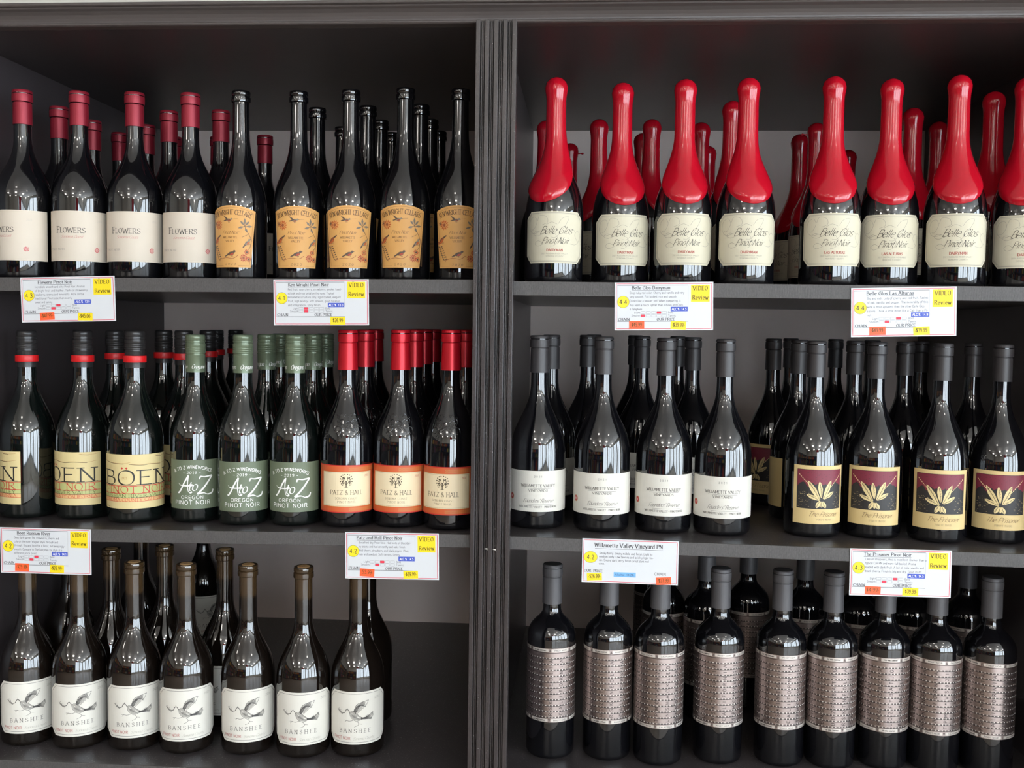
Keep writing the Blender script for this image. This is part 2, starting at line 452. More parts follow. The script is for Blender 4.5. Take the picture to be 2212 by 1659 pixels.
def pane_mat():
    m = bpy.data.materials.new('window_pane')
    m.use_nodes = True
    nt = m.node_tree
    nt.nodes.remove(nt.nodes['Principled BSDF'])
    t = nt.nodes.new('ShaderNodeBsdfTransparent')
    t.inputs[0].default_value = (0.93, 0.96, 0.97, 1)
    g = nt.nodes.new('ShaderNodeBsdfGlossy'); g.inputs['Roughness'].default_value = 0.02
    mx = nt.nodes.new('ShaderNodeMixShader'); mx.inputs[0].default_value = 0.06
    nt.links.new(t.outputs[0], mx.inputs[1]); nt.links.new(g.outputs[0], mx.inputs[2])
    nt.links.new(mx.outputs[0], nt.nodes['Material Output'].inputs[0])
    return m
M_PANE = pane_mat()
wi = 0
for spans, tb in ((WIN_R, lambda a, b, z0, z1, d: (RX1 + 0.05 - d, RX1 + 0.05 + d, a, b, z0, z1)), (WIN_F, lambda a, b, z0, z1, d: (a, b, RY0 - 0.05 - d, RY0 - 0.05 + d, z0, z1))):
    for a, b in spans:
        wi += 1
        w = struct(box('window_%d' % wi, *tb(a, b, WZ0, WZ0 + 0.05, 0.02), M_FRAME))
        box('window_frame', *tb(a, b, WZ1 - 0.05, WZ1, 0.02), M_FRAME, w)
        for y in (a, (a + b) / 2 - 0.03, b - 0.06):
            box('mullion', *tb(y, y + 0.06, WZ0 + 0.05, WZ1 - 0.05, 0.02), M_FRAME, w)
        for k in range(2):
            y0 = a + 0.06 + k * ((b - a) / 2 - 0.03)
            box('pane', *tb(y0, y0 + (b - a) / 2 - 0.09, WZ0 + 0.05, WZ1 - 0.05, 0.004), M_PANE, w)
# light portals in the window openings (they only guide sampling of the daylight)
def portal(loc, rot, w):
    ld = bpy.data.lights.new('window_portal', 'AREA')
    ld.shape = 'RECTANGLE'; ld.size = w; ld.size_y = WZ1 - WZ0
    ld.cycles.is_portal = True
    o = bpy.data.objects.new('window_portal', ld)
    o.location = loc; o.rotation_euler = rot
    COL.objects.link(o)
for a, b in WIN_R:
    portal((RX1 + 0.12, (a + b) / 2, (WZ0 + WZ1) / 2), (math.pi / 2, 0, math.pi / 2), b - a)
for a, b in WIN_F:
    portal(((a + b) / 2, RY0 - 0.12, (WZ0 + WZ1) / 2), (math.pi / 2, 0, math.pi), b - a)
def empty(name, loc=(0, 0, 0), rz=0.0):
    o = bpy.data.objects.new(name, None)
    o.empty_display_size = 0.05
    o.location = loc
    o.rotation_euler = (0, 0, rz)
    COL.objects.link(o)
    return o
# stocked wall shelving across the shop (part of the far wall, shows in the bottle glass)
M_RACK = mat('rack_steel', srgb(60, 58, 58), rough=0.5, noise=0.1)
BOXC = [(150, 40, 45), (40, 60, 110), (200, 160, 60), (70, 110, 60), (180, 175, 165), (90, 60, 45), (170, 80, 40), (45, 45, 50)]
box('wall_bay', RX0 + 0.1, 0.6, RY0, RY0 + 0.03, 0.0, 1.9, M_RACK, WF)
for z in (0.15, 0.75, 1.35):
    box('wall_shelf', RX0 + 0.1, 0.6, RY0 + 0.03, RY0 + 0.45, z, z + 0.03, M_RACK, WF)
    x = RX0 + 0.2
    while x < 0.05:
        w = random.uniform(0.2, 0.5)
        ci = random.randrange(len(BOXC))
        box('stock_facing', x, x + w, RY0 + 0.05, RY0 + 0.35, z + 0.03, z + random.uniform(0.3, 0.5), mat('carton_%d' % ci, srgb(*BOXC[ci]), rough=0.6, noise=0.1), WF)
        x += w + 0.05
box('wall_bay', RX0, RX0 + 0.03, RY0 + 0.6, -0.6, 0.0, 2.1, M_RACK, WL)
for z in (0.15, 0.75, 1.35):
    box('wall_shelf', RX0 + 0.03, RX0 + 0.45, RY0 + 0.6, -0.6, z, z + 0.03, M_RACK, WL)
    y = RY0 + 0.7
    while y < -1.2:
        w = random.uniform(0.2, 0.5)
        ci = random.randrange(len(BOXC))
        box('stock_facing', RX0 + 0.05, RX0 + 0.35, y, y + w, z + 0.03, z + random.uniform(0.3, 0.5), mat('carton_%d' % ci, srgb(*BOXC[ci]), rough=0.6, noise=0.1), WL)
        y += w + 0.05
sg = box('hanging_sign', -0.45, 0.45, -0.015, 0.015, 0, 0.35, mat('sign_red', srgb(190, 25, 40), rough=0.5, noise=0.05))
sg.location = (0.9, -5.6, 2.35)
tag(sg, 'plain red sign hanging from the shop ceiling over the aisle', 'sign')
rod = mat('rod_steel', srgb(120, 120, 120), rough=0.4, noise=0.05)
for x in (-0.35, 0.35):
    box('hanger_rod', x - 0.005, x + 0.005, -0.005, 0.005, 0.35, CEIL_Z - 2.35, rod, sg)

# ------------------------------------------------------------------ the two cabinets
def ztilt(zt, side, lvl):
    a, b = {('L', 1): (0.002, 0.006), ('R', 1): (0.0, 0.0), ('L', 2): (0.004, 0.015), ('R', 2): (0.003, -0.005),
            ('L', 3): (0.003, 0.007), ('R', 3): (0.001, -0.002)}[(side, lvl)]
    return lambda x: zt + a + b * x
SURF = {(s, l): ztilt(z, s, l) for s in 'LR' for l, z in ((1, Z1), (2, Z2), (3, Z3))}

def sloped_box(name, x0, x1, y0, y1, zf, th, m, parent, bevel=0.0):
    v = [(x, y, zf(x) - (0 if t else th)) for x in (x0, x1) for y in (y0, y1) for t in (0, 1)]
    f = [(0, 1, 3, 2), (4, 6, 7, 5), (0, 4, 5, 1), (2, 3, 7, 6), (0, 2, 6, 4), (1, 5, 7, 3)]
    o = mesh_obj(name, v, f, m, parent)
    if bevel:
        md = o.modifiers.new('bevel', 'BEVEL'); md.width = bevel; md.segments = 2
    return o

def cabinet(side, x0, x1, p0, p1, label):
    """inner width x0..x1; side panels reach out to p0 and p1"""
    c = tag(empty('display_cabinet', ((x0 + x1) / 2, DEP / 2, 0)), label, 'cabinet', 'black wine display cabinets')
    def child(o):
        o.parent = c
        o.matrix_parent_inverse = Matrix.Translation((-(x0 + x1) / 2, -DEP / 2, 0))
        return o
    child(box('side_panel', p0, x0, 0.004, DEP, 0.08, ZC, M_LAM))
    child(box('side_panel', x1, p1, 0.004, DEP, 0.08, ZC, M_LAM))
    child(box('back_panel', p0, p1, DEP, DEP + 0.012, 0.08, ZC + 0.02, M_BACK))
    child(box('top_panel', p0, p1, 0.012, DEP, ZC, ZC + 0.02, M_LAM))
    child(box('plinth', p0, p1, 0.05, DEP, 0.0, 0.08, M_LAM))
    child(box('bottom_panel', x0, x1, 0.004, DEP, 0.08, 0.1, M_LAM))
    for lvl, th in ((1, 0.0199), (2, 0.0187), (3, 0.022)):
        zf = SURF[(side, lvl)]
        s = child(sloped_box('shelf', x0, x1, 0.002, DEP, zf, th, M_SHELF, None))
        e = sloped_box('edge_band', x0, x1, -0.0015, 0.002, lambda x, zf=zf: zf(x) + 0.0002, th + 0.0004, M_EDGE, s, bevel=0.0006)
        e['label'] = 'ribbed grey front edge band'
    return c
cabinet('L', XL, XM0, XL - 0.018, XMC, 'black three-shelf display cabinet left of the fluted post')
cabinet('R', XM1, XR, XMC, XR + 0.018, 'black three-shelf display cabinet right of the fluted post')

# crown moulding along the top of both cabinets
z = ZC
crown = [(0.0, z), (-0.004, z), (-0.0075, z + 0.001), (-0.0085, z + 0.003), (-0.0075, z + 0.0052), (-0.004, z + 0.006),
         (-0.0045, z + 0.009), (-0.006, z + 0.013), (-0.009, z + 0.018), (-0.014, z + 0.0225), (-0.020, z + 0.0255),
         (-0.0205, z + 0.0275), (-0.026, z + 0.028), (-0.027, z + 0.030), (-0.026, z + 0.0335), (-0.02, z + 0.0345), (0.012, z + 0.0345), (0.012, z)]
crown = [(a, z + (b - z) * 0.84) for a, b in crown]
cr = struct(extrude_x('trim_1', crown, XL - 0.05, XR + 0.05, M_CROWN))
md = cr.modifiers.new('bevel', 'BEVEL'); md.width = 0.0007; md.segments = 2; md.limit_method = 'ANGLE'

# fluted post between the cabinets: backing board, five broad ribs, four pairs of beads
PX0, PX1 = -0.0309, 0.0265
pz0, pz1 = 0.0, ZC + 0.0022
post = struct(box('trim_2', PX0, PX1, -0.0085, 0.0035, pz0, pz1, M_TRIM))
pitch = (PX1 - PX0 - 0.0063) / 4
for i in range(5):
    x = PX0 + i * pitch
    box('rib', x, x + 0.0063, -0.0174, -0.0085, pz0, pz1, M_TRIM, post, bevel=0.0007)
for i in range(4):
    x = PX0 + i * pitch + 0.0063
    g = pitch - 0.0063
    for q in (0.19, 0.57):
        box('bead', x + g * q, x + g * (q + 0.26), -0.0140, -0.0085, pz0, pz1 - 0.001, M_TRIM, post, bevel=0.0005)
M_CHIP = mat('bare_chip', srgb(215, 212, 205), rough=0.7, noise=0.1)
for i, dz in ((1, 0.0), (2, -0.0006)):
    x = PX0 + i * pitch + 0.0063 + 0.0012
    mesh_obj('paint_chip', [(x - .0002, -0.0150, ZO - 0.2975 + dz), (x + 0.0054, -0.0150, ZO - 0.2962 + dz), (x + 0.0056, -0.0150, ZO - 0.3008 + dz), (x + 0.0042, -0.0150, ZO - 0.2986 + dz)],
             [(0, 3, 2, 1)], M_CHIP, post)

# ------------------------------------------------------------------ bottles
mm = 0.001
def sharpen(o, ang=38):
    o.data.set_sharp_from_angle(angle=math.radians(ang))
    return o
def lathe_obj(name, prof, m, parent, segs=44):
    v, f = lathe(prof, segs)
    return sharpen(mesh_obj(name, v, f, m, parent, smooth=True))

def bottle_prof(H, R, rn, zs, zn, k1=0.45, k2=0.5, lip=True):
    L = zn - zs
    p = [(0, .003), (R * .6, .0022), (R - .010, 0), (R - .004, .0006), (R - .0012, .0032), (R, .008), (R, zs * .5)]
    p += bez((R, zs), (R, zs + k1 * L), (rn, zn - k2 * L), (rn, zn), 16)
    if lip:
        p += [(rn - .0004, H - .024), (rn - .0003, H - .0185), (rn + .0016, H - .0172), (rn + .0019, H - .0150), (rn + .0016, H - .0095), (rn + .0004, H - .0085),
              (rn + .0014, H - .0070), (rn + .0014, H - .0020), (rn + .0006, H - .0003), (rn - .003, H), (rn - .0045, H - .0008), (0, H - .0008)]
    else:
        p += [(rn - .0004, H - .004), (0, H - .004)]
    return p

def foil(H, L, r, flare=0.0004, lipd=.0014):
    return [(r - .0006, H - L - .0001), (r + flare, H - L), (r + flare * .5, H - L * .6), (r, H - .0205), (r - .0008, H - .0200), (r - .0008, H - .0190), (r + lipd, H - .0182), (r + lipd + .0003, H - .0120),
            (r + lipd, H - .0064), (r + lipd - .0011, H - .0060), (r + lipd - .0011, H - .0053), (r + lipd - .0001, H - .0048), (r + lipd - .0002, H - .0018), (r + lipd - .0012, H - .0003), (r - .002, H), (0, H)]

def screwcap(H, L, r):
    p = [(r - .0008, H - L - .0001), (r, H - L), (r, H - .0335), (r + .0004, H - .0328), (r + .0004, H - .0318), (r - .0004, H - .0312), (r - .0004, H - .0296), (r + .0004, H - .0290)]
    z = .0285
    for _ in range(3):
        p += [(r + .0006, H - z), (r + .0007, H - z + .0014), (r + .0001, H - z + .0024)]
        z -= .0033
    p += [(r + .0006, H - z), (r + .0006, H - z + .0042), (r - .0004, H - z + .0050), (r - .0004, H - z + .0062), (r + .0003, H - z + .0068)]
    z -= .0072
    p += [(r + .0003, H - z + .0018), (r - .0004, H - z + .0026), (r - .0003, H - z + .0036), (r + .0002, H - z + .0044), (r + .0001, H - .0022), (r - .0010, H - .0005), (r - .003, H), (0, H)]
    return p

def label_mesh(name, R, hw, lo, hi, m, parent, nu=40, nv=6, off=.0004, z0=0.0):
    """hw(t): half width in metres at height fraction t; lo(s), hi(s): edges in metres over s in -1..1"""
    v, f = [], []
    r = R + off
    for j in range(nv + 1):
        t = j / nv
        for i in range(nu + 1):
            s = -1 + 2 * i / nu
            u = s * hw(t)
            a = u / R
            zz = lo(s) + t * (hi(s) - lo(s))
            v.append((r * math.sin(a), -r * math.cos(a), zz + z0))
    for j in range(nv):
        for i in range(nu):
            a = j * (nu + 1) + i
            f.append((a, a + 1, a + nu + 2, a + nu + 1))
    return mesh_obj(name, v, f, m, parent, smooth=True)

def rect_label(R, u, z0, z1, m, parent, nu=40):
    return label_mesh('label', R, lambda t: u, lambda s: z0, lambda s: z1, m, parent, nu, 1)

def oct_label(R, u, z0, z1, ch, m, parent):
    us = [-u, -u + ch / 2, -u + ch] + [(-u + ch) + (2 * u - 2 * ch) * i / 30 for i in range(1, 30)] + [u - ch, u - ch / 2, u]
    v, f = [], []
    r = R + .0004
    for x in us:
        d = max(0, abs(x) - (u - ch))
        for z in (z0 + d, z1 - d):
            v.append((r * math.sin(x / R), -r * math.cos(x / R), z))
    for i in range(len(us) - 1):
        f.append((2 * i, 2 * i + 2, 2 * i + 3, 2 * i + 1))
    return mesh_obj('label', v, f, m, parent, smooth=True)

def on_cyl(R, z0=0.0):
    def s(u, v, l):
        r = R + .0004 + l * .00009
        return (r * math.sin(u / R), -r * math.cos(u / R), z0 + v)
    return s

def paper(name, rgb, rough=0.55, **k):
    return mat('label_paper_' + name, srgb(*rgb), rough=rough, noise=k.pop('noise', 0.02), nscale=60, **k)

INK_BLACK = ink_mat('black', (38, 36, 36)); INK_GREY = ink_mat('grey', (120, 116, 112)); INK_RED = ink_mat('red', (176, 38, 48))
INK_WHITE = ink_mat('white', (240, 240, 236))

def bird(k, u, v, s, flip=1, rot=0.0, cols=(0, 1, 2)):
    cr, sr = math.cos(rot), math.sin(rot)
    def P(x, y):
        x *= flip * s; y *= s
        return (u + x * cr - y * sr, v + x * sr + y * cr)
    k.poly([P(-4, 0), P(-2.5, 1.6), P(0, 2.4), P(2.6, 2.2), P(3.6, 1), P(2.6, -1), P(0, -2), P(-2.6, -1.4)], cols[0], 2)
    k.poly([P(-1, -1.6), P(1.5, -1.4), P(3, .2), P(2.2, 1), P(0, .4), P(-1.6, -.6)], cols[1], 3)
    k.poly([P(2.2, 1.6), P(3, 3.4), P(4.6, 3.4), P(5.4, 2.2), P(4.4, 1), P(3, .8)], cols[0], 3)
    k.poly([P(5.2, 2.7), P(6.6, 2.1), P(5.2, 1.9)], cols[2], 3)
    k.poly([P(-3.4, .8), P(-7.4, -1.4), P(-7, -2.4), P(-2.8, -1)], cols[2], 2)
    k.ribbon([P(-3.6, .2), P(-1, 1.2), P(1.6, .8)], .5 * s, cols[2], 4)
    k.ribbon([P(.2, -1.8), P(.4, -3.4)], .35 * s, cols[2], 2); k.ribbon([P(1.4, -1.6), P(1.8, -3.2)], .35 * s, cols[2], 2)

def daisy(k, u, v, r, c, c2, n=11):
    for i in range(n):
        a = 2 * math.pi * i / n
        b = .5 * math.pi / n * 1.5
        k.poly([(u + r * .25 * math.cos(a), v + r * .25 * math.sin(a)), (u + r * .7 * math.cos(a - b), v + r * .7 * math.sin(a - b)), (u + r * math.cos(a), v + r * math.sin(a)), (u + r * .7 * math.cos(a + b), v + r * .7 * math.sin(a + b))], c, 2)
    k.disc(u, v, r * .3, c2, 3, 10)

def curve(k, pts, w, c, layer=2, n=6):
    k.ribbon(smooth_pts(pts, n), w, c, layer)

def arch(Rr):
    """lift text along an arc of radius Rr (metres)"""
    return lambda u, v: ((Rr + v) * math.sin(u / Rr), (Rr + v) * math.cos(u / Rr) - Rr)

# ---- each maker returns the root of a finished bottle standing at the origin, label towards -Y
def flowers(root):
    H, R = .297, .0427
    p = bottle_prof(H, R, .0132, .126, .226)
    lathe_obj('glass_body', p, M_GLASS, root)
    c = lathe_obj('capsule', foil(H + .0012, .054, .0140), mat('burgundy_foil', srgb(142, 32, 48), rough=0.38, metal=0.35, noise=0.1, nscale=30), root)
    lb = rect_label(R, 60 * mm, .029, .107, paper('cream', (210, 197, 180)), root)
    k = Ink()
    k.frame(-57 * mm, 57 * mm, 3 * mm, 75.5 * mm, .35 * mm, 3, 1)
    k.text('F', -38 * mm, 44 * mm, 9.6 * mm, 0, 'roman', align='l', w=1.2)
    k.text('LOWERS', -31.6 * mm, 44 * mm, 7.6 * mm, 0, 'roman', align='l', wid=39 * mm, w=1.2)
    k.text('Sonoma Coast', -30 * mm, 36 * mm, 4.2 * mm, 1, 'script', align='l', wid=33 * mm, w=.8)
    k.text('PINOT NOIR', -52 * mm, 17 * mm, 3 * mm, 2, 'roman', align='l', wid=28 * mm)
    k.text('2021', 30 * mm, 62 * mm, 3 * mm, 4, 'roman')
    daisy(k, 25 * mm, 18 * mm, 4.6 * mm, 1, 5, 10)
    k.build('print', [INK_BLACK, ink_mat('rose', (190, 66, 72)), ink_mat('stone', (150, 142, 132)), ink_mat('fine_tan', (205, 192, 172)), ink_mat('pale_grey', (190, 182, 170)), ink_mat('pink', (214, 130, 130))], lb, on_cyl(R, .029))

def ken(root):
    H, R = .300, .0400
    lathe_obj('glass_body', bottle_prof(H, R, .0132, .112, .236), M_GLASS, root)
    lb = label_mesh('label', R, lambda t: (31 + 8.5 * t) * mm, lambda s: .021, lambda s: .021 + (96 - 8.5 * s * s) * mm,
                    mat('label_paper_orange', srgb(212, 150, 78), rough=.55, col2=srgb(230, 180, 110), nscale=22), root, 30, 10)
    k = Ink()
    bd = [(-29, 3), (-36, 84), (-30, 87), (-20, 90.4), (-10, 92.6), (0, 93.3), (10, 92.6), (20, 90.4), (30, 87), (36, 84), (29, 3), (12, 3)]
    k.ribbon([(x * mm, y * mm) for x, y in bd], .4 * mm, 1, 1); k.ribbon([(-29 * mm, 3 * mm), (-12 * mm, 3 * mm)], .4 * mm, 1, 1)
    w = arch(92 * mm)
    k.text('KEN WRIGHT CELLARS', 0, 82 * mm, 7.4 * mm, 0, 'roman', wid=64 * mm, warp=w, sp=.6)
    k.text('Pinot Noir', -1 * mm, 52 * mm, 5 * mm, 0, 'script', wid=26 * mm, w=1.0)
    k.text('WILLAMETTE', -1 * mm, 45 * mm, 3 * mm, 0, 'roman', wid=23 * mm)
    k.text('VALLEY', -1 * mm, 39.6 * mm, 3 * mm, 0, 'roman', wid=14 * mm)
    k.text('2020', 0, 3.6 * mm, 3.2 * mm, 0, 'roman', wid=17 * mm, sp=3)
    daisy(k, -22 * mm, 66 * mm, 8 * mm, 2, 3)
    daisy(k, -30 * mm, 68 * mm, 4 * mm, 3, 4, 7)
    bird(k, -3 * mm, 73 * mm, 1.15 * mm, 1, -.15, (5, 3, 4))
    k.poly([(-6 * mm, 73 * mm), (-12 * mm, 80 * mm), (-7.5 * mm, 78 * mm), (-3 * mm, 74 * mm)], 4, 3)
    k.ribbon([(3 * mm, 74.6 * mm), (12 * mm, 75.5 * mm)], .3 * mm, 4, 3)
    for dx, dy, a in ((-4, 5, 2.2), (4, 5, .9), (0, 8, 1.57), (-6, -2, 3.6), (7, 0, 0), (2, -6, 4.9)):     # iris
        k.poly([(22 * mm + dx * .2 * mm, 64 * mm + dy * .2 * mm), (22 * mm + (dx + 2 * math.sin(a)) * mm, 64 * mm + (dy - 2 * math.cos(a)) * mm), (22 * mm + dx * 1.7 * mm, 64 * mm + dy * 1.6 * mm), (22 * mm + (dx - 2 * math.sin(a)) * mm, 64 * mm + (dy + 2 * math.cos(a)) * mm)], 5, 2)
        k.ribbon([(22 * mm, 64 * mm), (22 * mm + dx * 1.6 * mm, 64 * mm + dy * 1.5 * mm)], .5 * mm, 4, 3)
    curve(k, [(23 * mm, 60 * mm), (29 * mm, 50 * mm), (32 * mm, 42 * mm), (30 * mm, 32 * mm), (27 * mm, 28 * mm)], .7 * mm, 4)
    k.ribbon([(18 * mm, 47 * mm), (26 * mm, 51 * mm)], .5 * mm, 4)
    bird(k, 26 * mm, 38 * mm, 1.35 * mm, 1, .55, (5, 2, 4))
    bird(k, 1 * mm, 21 * mm, 1.45 * mm, 1, .12, (4, 6, 4))
    curve(k, [(-20 * mm, 12 * mm), (-8 * mm, 15 * mm), (4 * mm, 14 * mm), (12 * mm, 19 * mm)], .7 * mm, 3)
    bird(k, -27 * mm, 42 * mm, 1.6 * mm, -1, 1.0, (3, 2, 4))
    curve(k, [(-31 * mm, 34 * mm), (-27 * mm, 24 * mm), (-24 * mm, 16 * mm), (-19 * mm, 10 * mm)], .6 * mm, 4)
    for i in range(7):
        y = 32 - 3.2 * i
        k.poly([((-30 + i * 1.5) * mm, y * mm), ((-26 + i * 1.5) * mm, (y + 2.4) * mm), ((-25 + i * 1.5) * mm, (y + .6) * mm)], 4, 2)
        k.poly([((-30 + i * 1.5) * mm, y * mm), ((-33 + i * 1.5) * mm, (y + 2) * mm), ((-33.5 + i * 1.7) * mm, (y - .4) * mm)], 4, 2)
    daisy(k, 20 * mm, 15 * mm, 6.2 * mm, 6, 3); daisy(k, 25 * mm, 24 * mm, 4.6 * mm, 6, 4); daisy(k, 27.5 * mm, 13 * mm, 4.4 * mm, 6, 4)
    k.build('print', [ink_mat('umber', (96, 66, 42)), ink_mat('tan_line', (168, 110, 60)), ink_mat('orange_petal', (196, 96, 44)), ink_mat('russet', (158, 84, 50)), ink_mat('sepia', (92, 72, 58)), ink_mat('slate_petal', (140, 124, 104)), ink_mat('robin_red', (182, 70, 46))], lb, on_cyl(R, .021))

WAX = mat('red_sealing_wax', srgb(178, 14, 34), rough=0.13, spec=0.6, noise=0.06, nscale=25)
def wax_mesh(R, rn, zs, zn, H, z_front, slope, root):
    prof = bottle_prof(H, R, rn, zs, zn)
    def rad(z):
        return prof_r([q for q in prof[6:] if q[1] < H - .02] + [(rn, H)], z)
    segs, n = 44, 26
    v, f = [], []
    top = H + .004
    for i in range(segs):
        a = 2 * math.pi * i / segs
        # the dip line slants: low at the front, high at the back
        z0 = z_front + slope * (1 - math.cos(a)) * .5
        for j in range(n + 1):
            t = j / n
            z = z0 + t * (top - .0165 - z0)
            dz = z - z0
            th = (.0024 + .0024 * math.exp(-((dz - .012) / .026) ** 2)) * min(1, .03 + dz / .007) ** .5
            # bulge where the wax pools over the lip
            hd = .0022 * math.exp(-((z - (H - .012)) / .011) ** 2)
            r = rad(min(z, H)) + th + hd
            v.append((r * math.sin(a), -r * math.cos(a), z))
        rt = rn + .0024 + .0022
        for q in (.3, .55, .78, .93):
            ang = q * math.pi / 2
            v.append((rt * math.cos(ang) * math.sin(a), -rt * math.cos(ang) * math.cos(a), top - .0165 + .0165 * math.sin(ang)))
    m = n + 5
    v.append((0, 0, top))
    for i in range(segs):
        j = (i + 1) % segs
        for q in range(m - 1):
            f.append((i * m + q, j * m + q, j * m + q + 1, i * m + q + 1))
        f.append((i * m + m - 1, j * m + m - 1, len(v) - 1))
    return mesh_obj('wax_seal', v, f, WAX, root, smooth=True)

def belle(name):
    def make(root):
        H, R = .305, .0437
        lathe_obj('glass_body', bottle_prof(H - .004, R, .0128, .100, .228, lip=False), M_GLASS, root)
        wax_mesh(R, .0128, .100, .228, H, .1185, .090, root)
        lb = oct_label(R, 50 * mm, .029, .105, 11 * mm, paper('ivory', (206, 198, 174)), root)
        k = Ink()
        k.frame(-47.6 * mm, 47.6 * mm, 2.4 * mm, 73.6 * mm, .45 * mm, 1, 1, 10 * mm)
        k.frame(-46.4 * mm, 46.4 * mm, 3.8 * mm, 72.2 * mm, .2 * mm, 1, 1, 9.6 * mm)
        k.text('Belle Glos', 2 * mm, 43 * mm, 11 * mm, 0, 'script', wid=47 * mm, w=.85, slant=.6, n=5)
        k.text('Pinot Noir', 1 * mm, 28.5 * mm, 9.5 * mm, 0, 'script', wid=40 * mm, w=.85, slant=.6, n=5)
        fl = .28 * mm
        for pts in ([(-22, 46), (-34, 44), (-42, 52), (-40, 64), (-31, 68), (-27, 60), (-33, 50), (-38, 50)], [(-26, 62), (-22, 70), (-12, 68), (-10, 60), (-18, 56)],
                    [(-17, 43), (-26, 40), (-33, 43), (-28, 47), (-20, 45)], [(6, 58), (12, 66), (22, 68), (18, 58), (8, 44), (2, 38), (-4, 38)],
                    [(-16, 28), (-25, 25), (-30, 29), (-24, 33), (-17, 29)], [(24, 29), (34, 28), (42, 34), (44, 44), (38, 48), (33, 42), (38, 34), (42, 33)],
                    [(2, 42), (6, 34), (0, 26), (-6, 25)], [(24, 46), (30, 50), (34, 46)], [(-12, 56), (-4, 60), (4, 57)]):
            curve(k, [(a * mm, b * mm) for a, b in pts], fl, 1, 2, 7)
        k.text(name, 1 * mm, 17.4 * mm, 3.6 * mm, 2, 'romanb', wid=(24 if name == 'DAIRYMAN' else 29) * mm)
        s1, s2 = ('2021 RUSSIAN RIVER VALLEY', 'SONOMA COUNTY') if name == 'DAIRYMAN' else ('2021 SANTA LUCIA HIGHLANDS', 'MONTEREY COUNTY')
        k.text(s1, 1 * mm, 13 * mm, 2.1 * mm, 3, 'sans', wid=40 * mm)
        k.text(s2, 1 * mm, 9.2 * mm, 2.1 * mm, 3, 'sans', wid=26 * mm)
        k.build('print', [INK_BLACK, INK_GREY, ink_mat('brick', (168, 62, 56)), ink_mat('soft_grey', (150, 146, 134))], lb, on_cyl(R, .029))
        # small back label
        bl = rect_label(R, 24 * mm, .029, .098, paper('ivory', (206, 198, 174)), root, 14)
        bl.rotation_euler = (0, 0, math.pi)
        bl.name = 'back_label'
    return make

def boen(root):
    H, R = .297, .0425
    lathe_obj('glass_body', bottle_prof(H, R, .0140, .118, .232, .5, .45, lip=False), M_GLASS_G, root)
    c = lathe_obj('screw_cap', screwcap(H, .058, .0150), mat('black_cap_metal', srgb(52, 50, 50), rough=0.3, metal=0.3, noise=0.08), root)
    b = lathe_obj('neck_band', [(.0152, H - .0495), (.0172, H - .0495), (.0174, H - .0490), (.0174, H - .0395), (.0172, H - .0390), (.0152, H - .0390)], mat('red_plastic_band', srgb(206, 24, 28), rough=0.4, noise=0.05), root)
    lb = rect_label(R, 63 * mm, .023, .107, paper('parchment', (212, 193, 140), noise=0.05), root)
    k = Ink()
    for y0, y1, c in ((24, 35, 2), (17.6, 23, 2), (11.4, 16.6, 5)):
        k.rect(-63 * mm, 63 * mm, y0 * mm, y1 * mm, c, 1)
    for y, c, w in ((36.8, 0, .7), (35.4, 1, .8), (23.6, 1, .8), (17.2, 4, .6), (16.9, 1, .3), (11.2, 1, .5)):
        k.ribbon([(-63 * mm, y * mm), (63 * mm, y * mm)], w * mm, c, 2)
    k.text('BOEN', 0, 37.2 * mm, 22 * mm, 0, 'roman', wid=112 * mm, w=1.25, n=6)
    for x in (-20.5, -13.5):
        k.poly([(x * mm, 60.8 * mm), ((x + 1.9) * mm, 62.8 * mm), (x * mm, 64.8 * mm), ((x - 1.9) * mm, 62.8 * mm)], 1, 3)
    k.text('2022', -17 * mm, 46 * mm, 3 * mm, 3, 'roman')
    k.text('PINOT NOIR', 0, 24.4 * mm, 10.6 * mm, 1, 'roman', wid=108 * mm, w=1.3)
    k.text('RUSSIAN RIVER VALLEY', 0, 17.8 * mm, 5 * mm, 4, 'roman', wid=110 * mm, w=1.5)
    k.text('SONOMA COUNTY CALIFORNIA', 0, 11.8 * mm, 4.4 * mm, 1, 'roman', wid=112 * mm, w=1.4)
    for k0, pts in ((0, [(-60, 74), (-40, 71), (-20, 70), (-8, 72)]), (1, [(-12, 70), (5, 68), (20, 69), (40, 68), (56, 70)]), (2, [(30, 81), (42, 80), (56, 81)]), (3, [(-60, 5), (-48, 3), (-42, 4)])):
        curve(k, [(a * mm, b * mm) for a, b in pts], .35 * mm, 3, 2)
        curve(k, [(a * mm + 2 * mm, b * mm - .8 * mm) for a, b in pts[:-1]], .5 * mm, 0, 2)
    k.build('print', [INK_BLACK, ink_mat('tomato', (196, 62, 52)), ink_mat('sage_band', (184, 186, 122)), ink_mat('tan_line', (168, 110, 60)), ink_mat('olive', (86, 96, 56)), ink_mat('peach_band', (222, 178, 122))], lb, on_cyl(R, .023))

